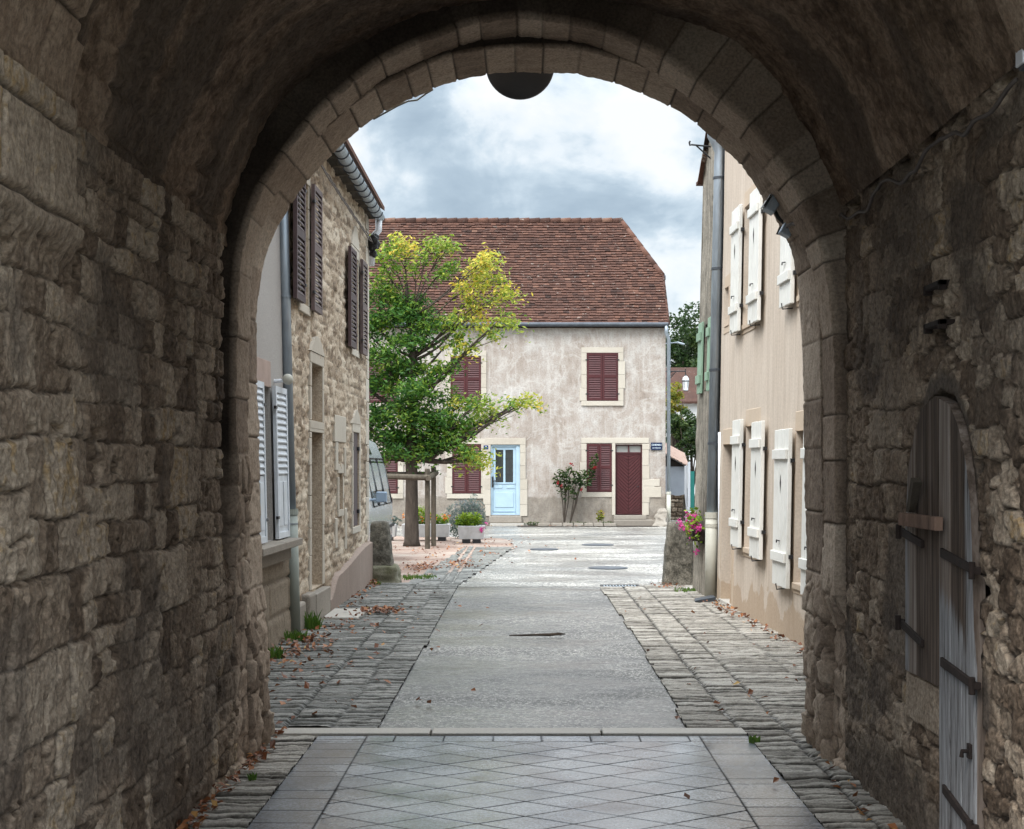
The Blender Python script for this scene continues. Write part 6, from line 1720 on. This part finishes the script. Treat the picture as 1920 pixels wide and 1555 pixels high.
for sgn in (1, -1):
    for (ya, yb) in ((25.15, 26.0), (26.15, 27.2), (27.35, 28.5)):
        mb = MB(); n = 6; pts = []
        for i in range(n + 1):
            yv = ya + (yb - ya) * i / n; pts += [flank(yv, .06, .012, sgn), flank(yv, .94, .012, sgn)]
        mb.add(pts, [(2 * i, 2 * i + 2, 2 * i + 3, 2 * i + 1) for i in range(n)]); w_ = mb.build('side_window', M['glass'], vn)
        mb = MB(); mb.tube([flank(ya, .0, .012, sgn), flank(ya, 1, .012, sgn), flank(yb, 1, .012, sgn), flank(yb, .0, .012, sgn), flank(ya, .0, .012, sgn)], .014, 6); mb.build('window_frame', M['rubber'], w_)
    mb = MB(); pts = []
    for (yv, q) in ((26.2, .25), (26.9, .25), (26.9, .75), (26.2, .75)):
        s = vsec(yv); a, b = s[7], s[8]; pts.append((VC + sgn * (a[0] + (b[0] - a[0]) * q + .012), yv, a[1] + (b[1] - a[1]) * q))
    mb.add(pts, [(0, 1, 2, 3)]); mb.build('roof_window', M['glass'], vn)
    # door mirror, wheels, lamps
    s = vsec(25.0); mx = VC + sgn * (s[4][0] + .17)
    mb = MB(); mb.box(mx - .10, mx + .08, 24.88, 25.0, 1.15, 1.33); mb.box(VC + sgn * s[4][0] * .97 - .05, VC + sgn * s[4][0] * .97 + .12, 24.93, 24.98, 1.17, 1.215); mr = mb.build('door_mirror', M['van_blue'], vn, bevel=.035, seg=4)
    for yv in (24.5, 27.6):
        mb = MB(); cx_ = VC + sgn * .84; mb.lathe([(.16, -.09), (.30, -.09), (.33, -.05), (.33, .05), (.30, .09), (.16, .09)], (cx_, yv, .33), 28, 'x'); wh = mb.build('wheel', M['rubber'], vn, smooth=False)
        mb = MB(); mb.lathe([(.19, -.095), (.15, -.07), (.05, -.08), (.05, .08), (.15, .07), (.19, .095)], (cx_, yv, .33), 24, 'x'); mb.build('rim', M['van'], wh)
    mb = MB(); mb.ball((VC + sgn * .60, V0 + .06, .80), .13, 14, 8, 0, .7); mb.build('headlight', M['headlight'], vn, smooth=True)
    mb = MB(); mb.box(VC + sgn * .90 - .02, VC + sgn * .90 + .02, 28.86, 29.02, .85, 1.15); mb.build('tail_lamp', M['maroon'], vn, bevel=.01)
mb = MB(); q = [vsec(yv) for yv in (24.35, 25.05)]
mb.add([(VC - q[0][5][0] + .02, 24.33, q[0][5][1] + .02), (VC + q[0][5][0] - .02, 24.33, q[0][5][1] + .02), (VC + q[1][8][0] - .04, 25.0, q[1][8][1] + .015), (VC - q[1][8][0] + .04, 25.0, q[1][8][1] + .015)], [(0, 1, 2, 3)]); mb.build('windscreen', M['glass'], vn)
mb = MB(); mb.box(VC - .84, VC + .84, V0 - .10, V0 + .12, .34, .56); mb.build('bumper', M['zinc_dark'], vn, bevel=.04)
mb = MB(); mb.box(VC - .88, VC + .90, V1 - .06, V1 + .14, .34, .54); mb.build('bumper', M['zinc_dark'], vn, bevel=.03)
mb = MB(); mb.box(VC + .93, VC + .96, 25.1, 29.0, .60, .66); mb.build('side_moulding', M['rubber'], vn, bevel=.008)
mb = MB()
for k in range(9): mb.box(VC - .55, VC + .55, V0 - .012, V0 + .02, .62 + k * .03, .64 + k * .03)
mb.build('grille', M['rubber'], vn)
# ------------------------------------------------------------------ beyond the far house
def simple_tree(name, c, rx_, rz_, n, size, mat, lab, trunk_h, seed, cat='tree', blobs=26, group=None):
    rg = np.random.default_rng(seed); x, y, z = c
    t = thing(name, (x, y, 0), lab, cat, group); C_ = []; T_ = []
    for k in range(blobs):
        q = rg.normal(size=3); q /= np.linalg.norm(q); q *= rg.uniform(.35, 1); b = np.array(c) + q * (rx_, rx_, rz_); r = rg.uniform(.22, .42) * min(rx_, rz_)
        m = n // blobs; p = rg.normal(size=(m, 3)); p /= np.linalg.norm(p, axis=1)[:, None]; p *= rg.uniform(.4, 1.05, m)[:, None]
        C_.append(b + p * (r, r, r * .8)); T_.append(np.clip(rg.normal(.5, .15) + rg.normal(0, .2, m), 0, 1))
    leaf_cloud('crown', np.vstack(C_), size, np.concatenate(T_), M[mat], t, 1.7, .1)
    mb = MB(); mb.tube([(x, y, -.1), (x + .05, y, trunk_h * .5), (x, y, trunk_h), (x - .1, y, z + rz_ * .5)], [.05 * rx_ + .06, .04 * rx_ + .05, .035 * rx_ + .04, .02], 8)
    for k in range(7):
        a = rg.uniform(0, 6.28); mb.tube([(x, y, trunk_h + .1 * k), (x + math.cos(a) * rx_ * .6, y + math.sin(a) * rx_ * .6, z + rg.uniform(-.4, .5) * rz_)], [.02 * rx_ + .02, .015], 6)
    mb.build('trunk', M['bark'], t, smooth=True)
simple_tree('broad_tree', at(1283, 668, 84), 2.2, 2.7, 9000, .22, 'leaf_dark', 'tall dark green tree rising behind the red roofed house', 4.6, 41, blobs=48)
simple_tree('broad_tree', at(1322, 690, 92), 2.4, 2.2, 4000, .25, 'leaf_dark', 'dark tree half hidden behind the grey house end', 5., 42)
simple_tree('yellow_tree', at(1262, 770, 56), .62, 1.1, 1800, .13, 'leaf_yel', 'slim yellowing tree beside the far house downpipe', 1.6, 43)
simple_tree('garden_shrub', at(1283, 800, 55), .75, .8, 2600, .13, 'leaf_dark', 'dark green garden shrub above the shed roof', 1.5, 44, 'shrub')
simple_tree('garden_shrub', at(1270, 840, 58), .9, .7, 2200, .13, 'leaf_dark', 'lower dark shrub just behind the shed', .8, 45, 'shrub')
simple_tree('garden_shrub', at(1299, 835, 53), .5, .7, 1500, .12, 'leaf_dark', 'shrub with yellowing leaves close to the grey house edge', .8, 46, 'shrub')
# red roofed house
bh = thing('red_roof_house', (9, 72, 0), 'white house with dark red tiled roof far beyond the lantern', 'house')
hz = lambda py, d: H - (py - CY) * d / F
mb = MB(); mb.box(5.0, 11.5, 72, 79, -.1, hz(755, 72)); mb.build('wall', M['white_wall'], bh)
mb = MB(); e = hz(757, 71.7); rdg = hz(693, 75.5)
mb.add([(4.8, 71.7, e), (11.7, 71.7, e), (11.7, 75.5, rdg), (4.8, 75.5, rdg), (11.7, 79.3, e), (4.8, 79.3, e), (4.8, 71.7, e + .1), (11.7, 71.7, e + .1), (11.7, 75.5, rdg + .1), (4.8, 75.5, rdg + .1), (11.7, 79.3, e + .1), (4.8, 79.3, e + .1)],
       [(0, 1, 2, 3), (3, 2, 4, 5), (6, 7, 8, 9), (9, 8, 10, 11), (0, 1, 7, 6), (5, 4, 10, 11), (0, 3, 9, 6), (3, 5, 11, 9), (1, 2, 8, 7), (2, 4, 10, 8)], .4)
mb.build('roof', M['tile'], bh)
mb = MB(); mb.box(7.6, 8.4, 71.96, 72.02, 2.6, 3.9); w_ = mb.build('window', M['glass'], bh); mb = MB(); mb.box(7.5, 8.5, 71.93, 72.0, 2.5, 2.59); mb.box(7.5, 8.5, 71.93, 72, 3.91, 4.0); mb.build('frame', M['white_shutter'], w_)
# shed
sd = thing('shed', (5.2, 51, 0), 'small blue grey shed with sloping clay tile roof behind the far house', 'shed')
D_ = 50.0; sx = lambda px: X(px, D_); sz = lambda py: H - (py - CY) * D_ / F
mb = MB(); mb.prism([(sx(1240), -.05), (sx(1284), -.05), (sx(1284), sz(873)), (sx(1240), sz(846))], D_, D_ + 2.5, axis=1); mb.build('wall', M['blue_grey'], sd)
mb = MB(); mb.prism([(sx(1240), sz(875)), (sx(1282), sz(875)), (sx(1282), sz(873)), (sx(1240), sz(850))], D_ - .03, D_ - .002, axis=1); mb.build('gable_boarding', M['dark_hollow'], sd)
mb = MB()
nr, nc = 7, 5
for i in range(nr):
    for j in range(nc):
        u0, u1_ = i / nr, (i + 1) / nr; a0 = sx(1242) + (sx(1289) - sx(1242)) * u0; a1 = sx(1242) + (sx(1289) - sx(1242)) * u1_ + .03
        zf_ = lambda x: sz(851) + (sz(874) - sz(851)) * (x - sx(1244)) / (sx(1286) - sx(1244))
        y0_, y1_ = D_ - .25 + j * .30, D_ - .25 + (j + 1) * .30 - .02; up = .09 * j
        hh = random.uniform(0, .015)
        mb.hexa([(a0, y0_, zf_(a0) + up + hh), (a1, y0_, zf_(a1) + up + hh), (a1, y1_, zf_(a1) + up + .09 + hh), (a0, y1_, zf_(a0) + up + .09 + hh),
                 (a0, y0_, zf_(a0) + up + .03 + hh), (a1, y0_, zf_(a1) + up + .035 + hh), (a1, y1_, zf_(a1) + up + .125 + hh), (a0, y1_, zf_(a0) + up + .12 + hh)], random.uniform(.75, .98))
mb.build('roof', plain('pale_clay_tile', (.34, .23, .185), .3, .9, 9, .4, wt=.8), sd)
# low dry stone wall in front of the shed
def low_wall():
    ux = np.linspace(sx(1238), sx(1280), 60)[:, None] + np.zeros((1, 50)); zz_ = np.linspace(-.03, sz(926), 50)[None, :] + np.zeros((60, 1))
    zz_ = zz_ * (1 - .12 * (fbm(ux * 4, ux * 0, 3, 2) - .3))
    h, t, m, t2 = rubble(ux, zz_, 501, (.10, .17), (.16, .4), .03, .03)
    y = 49.2 - .07 * h * (.4 + t2)
    P = np.stack([ux, y, zz_], -1)
    r = thing('dry_stone_wall', (5.0, 49.2, 0), 'low dark dry stone wall beneath the shed', 'wall')
    grid('stone_face', P, M['tunnel'], r, {'tint': t, 'mortar': m}); mb = MB(); mb.box(sx(1238), sx(1280), 49.24, 49.6, -.03, sz(929)); mb.build('core', M['tunnel'], r)
low_wall()
gp = thing('white_gate', (5.35, 48.5, 0), 'tall white gate boards with a weathered post beside the grey house', 'gate')
q = lambda px: X(px, 48.3); qz = lambda py: H - (py - CY) * 48.3 / F
mb = MB(); mb.prism([(q(1289), -.03), (q(1294), -.03), (q(1294), qz(866)), (q(1289), qz(868))], 48.25, 48.33, axis=1); mb.prism([(q(1283.5), .9), (q(1288.7), .0), (q(1288.7), qz(872)), (q(1283.5), qz(875))], 48.32, 48.37, axis=1); mb.build('board', M['white_pipe'], gp, bevel=.006)
mb = MB(); mb.hexa([(q(1279), 48.4, -.03), (q(1285), 48.4, -.03), (q(1285), 48.5, -.03), (q(1279), 48.5, -.03), (q(1283), 48.42, qz(930)), (q(1287), 48.42, qz(922)), (q(1287), 48.48, qz(922)), (q(1283), 48.48, qz(930))]); mb.build('post', M['stake'], gp)
mb = MB(); mb.box(q(1294.5), q(1304), 48.6, 48.64, .3, qz(884)); mb.build('screen', M['green_plastic'], gp)
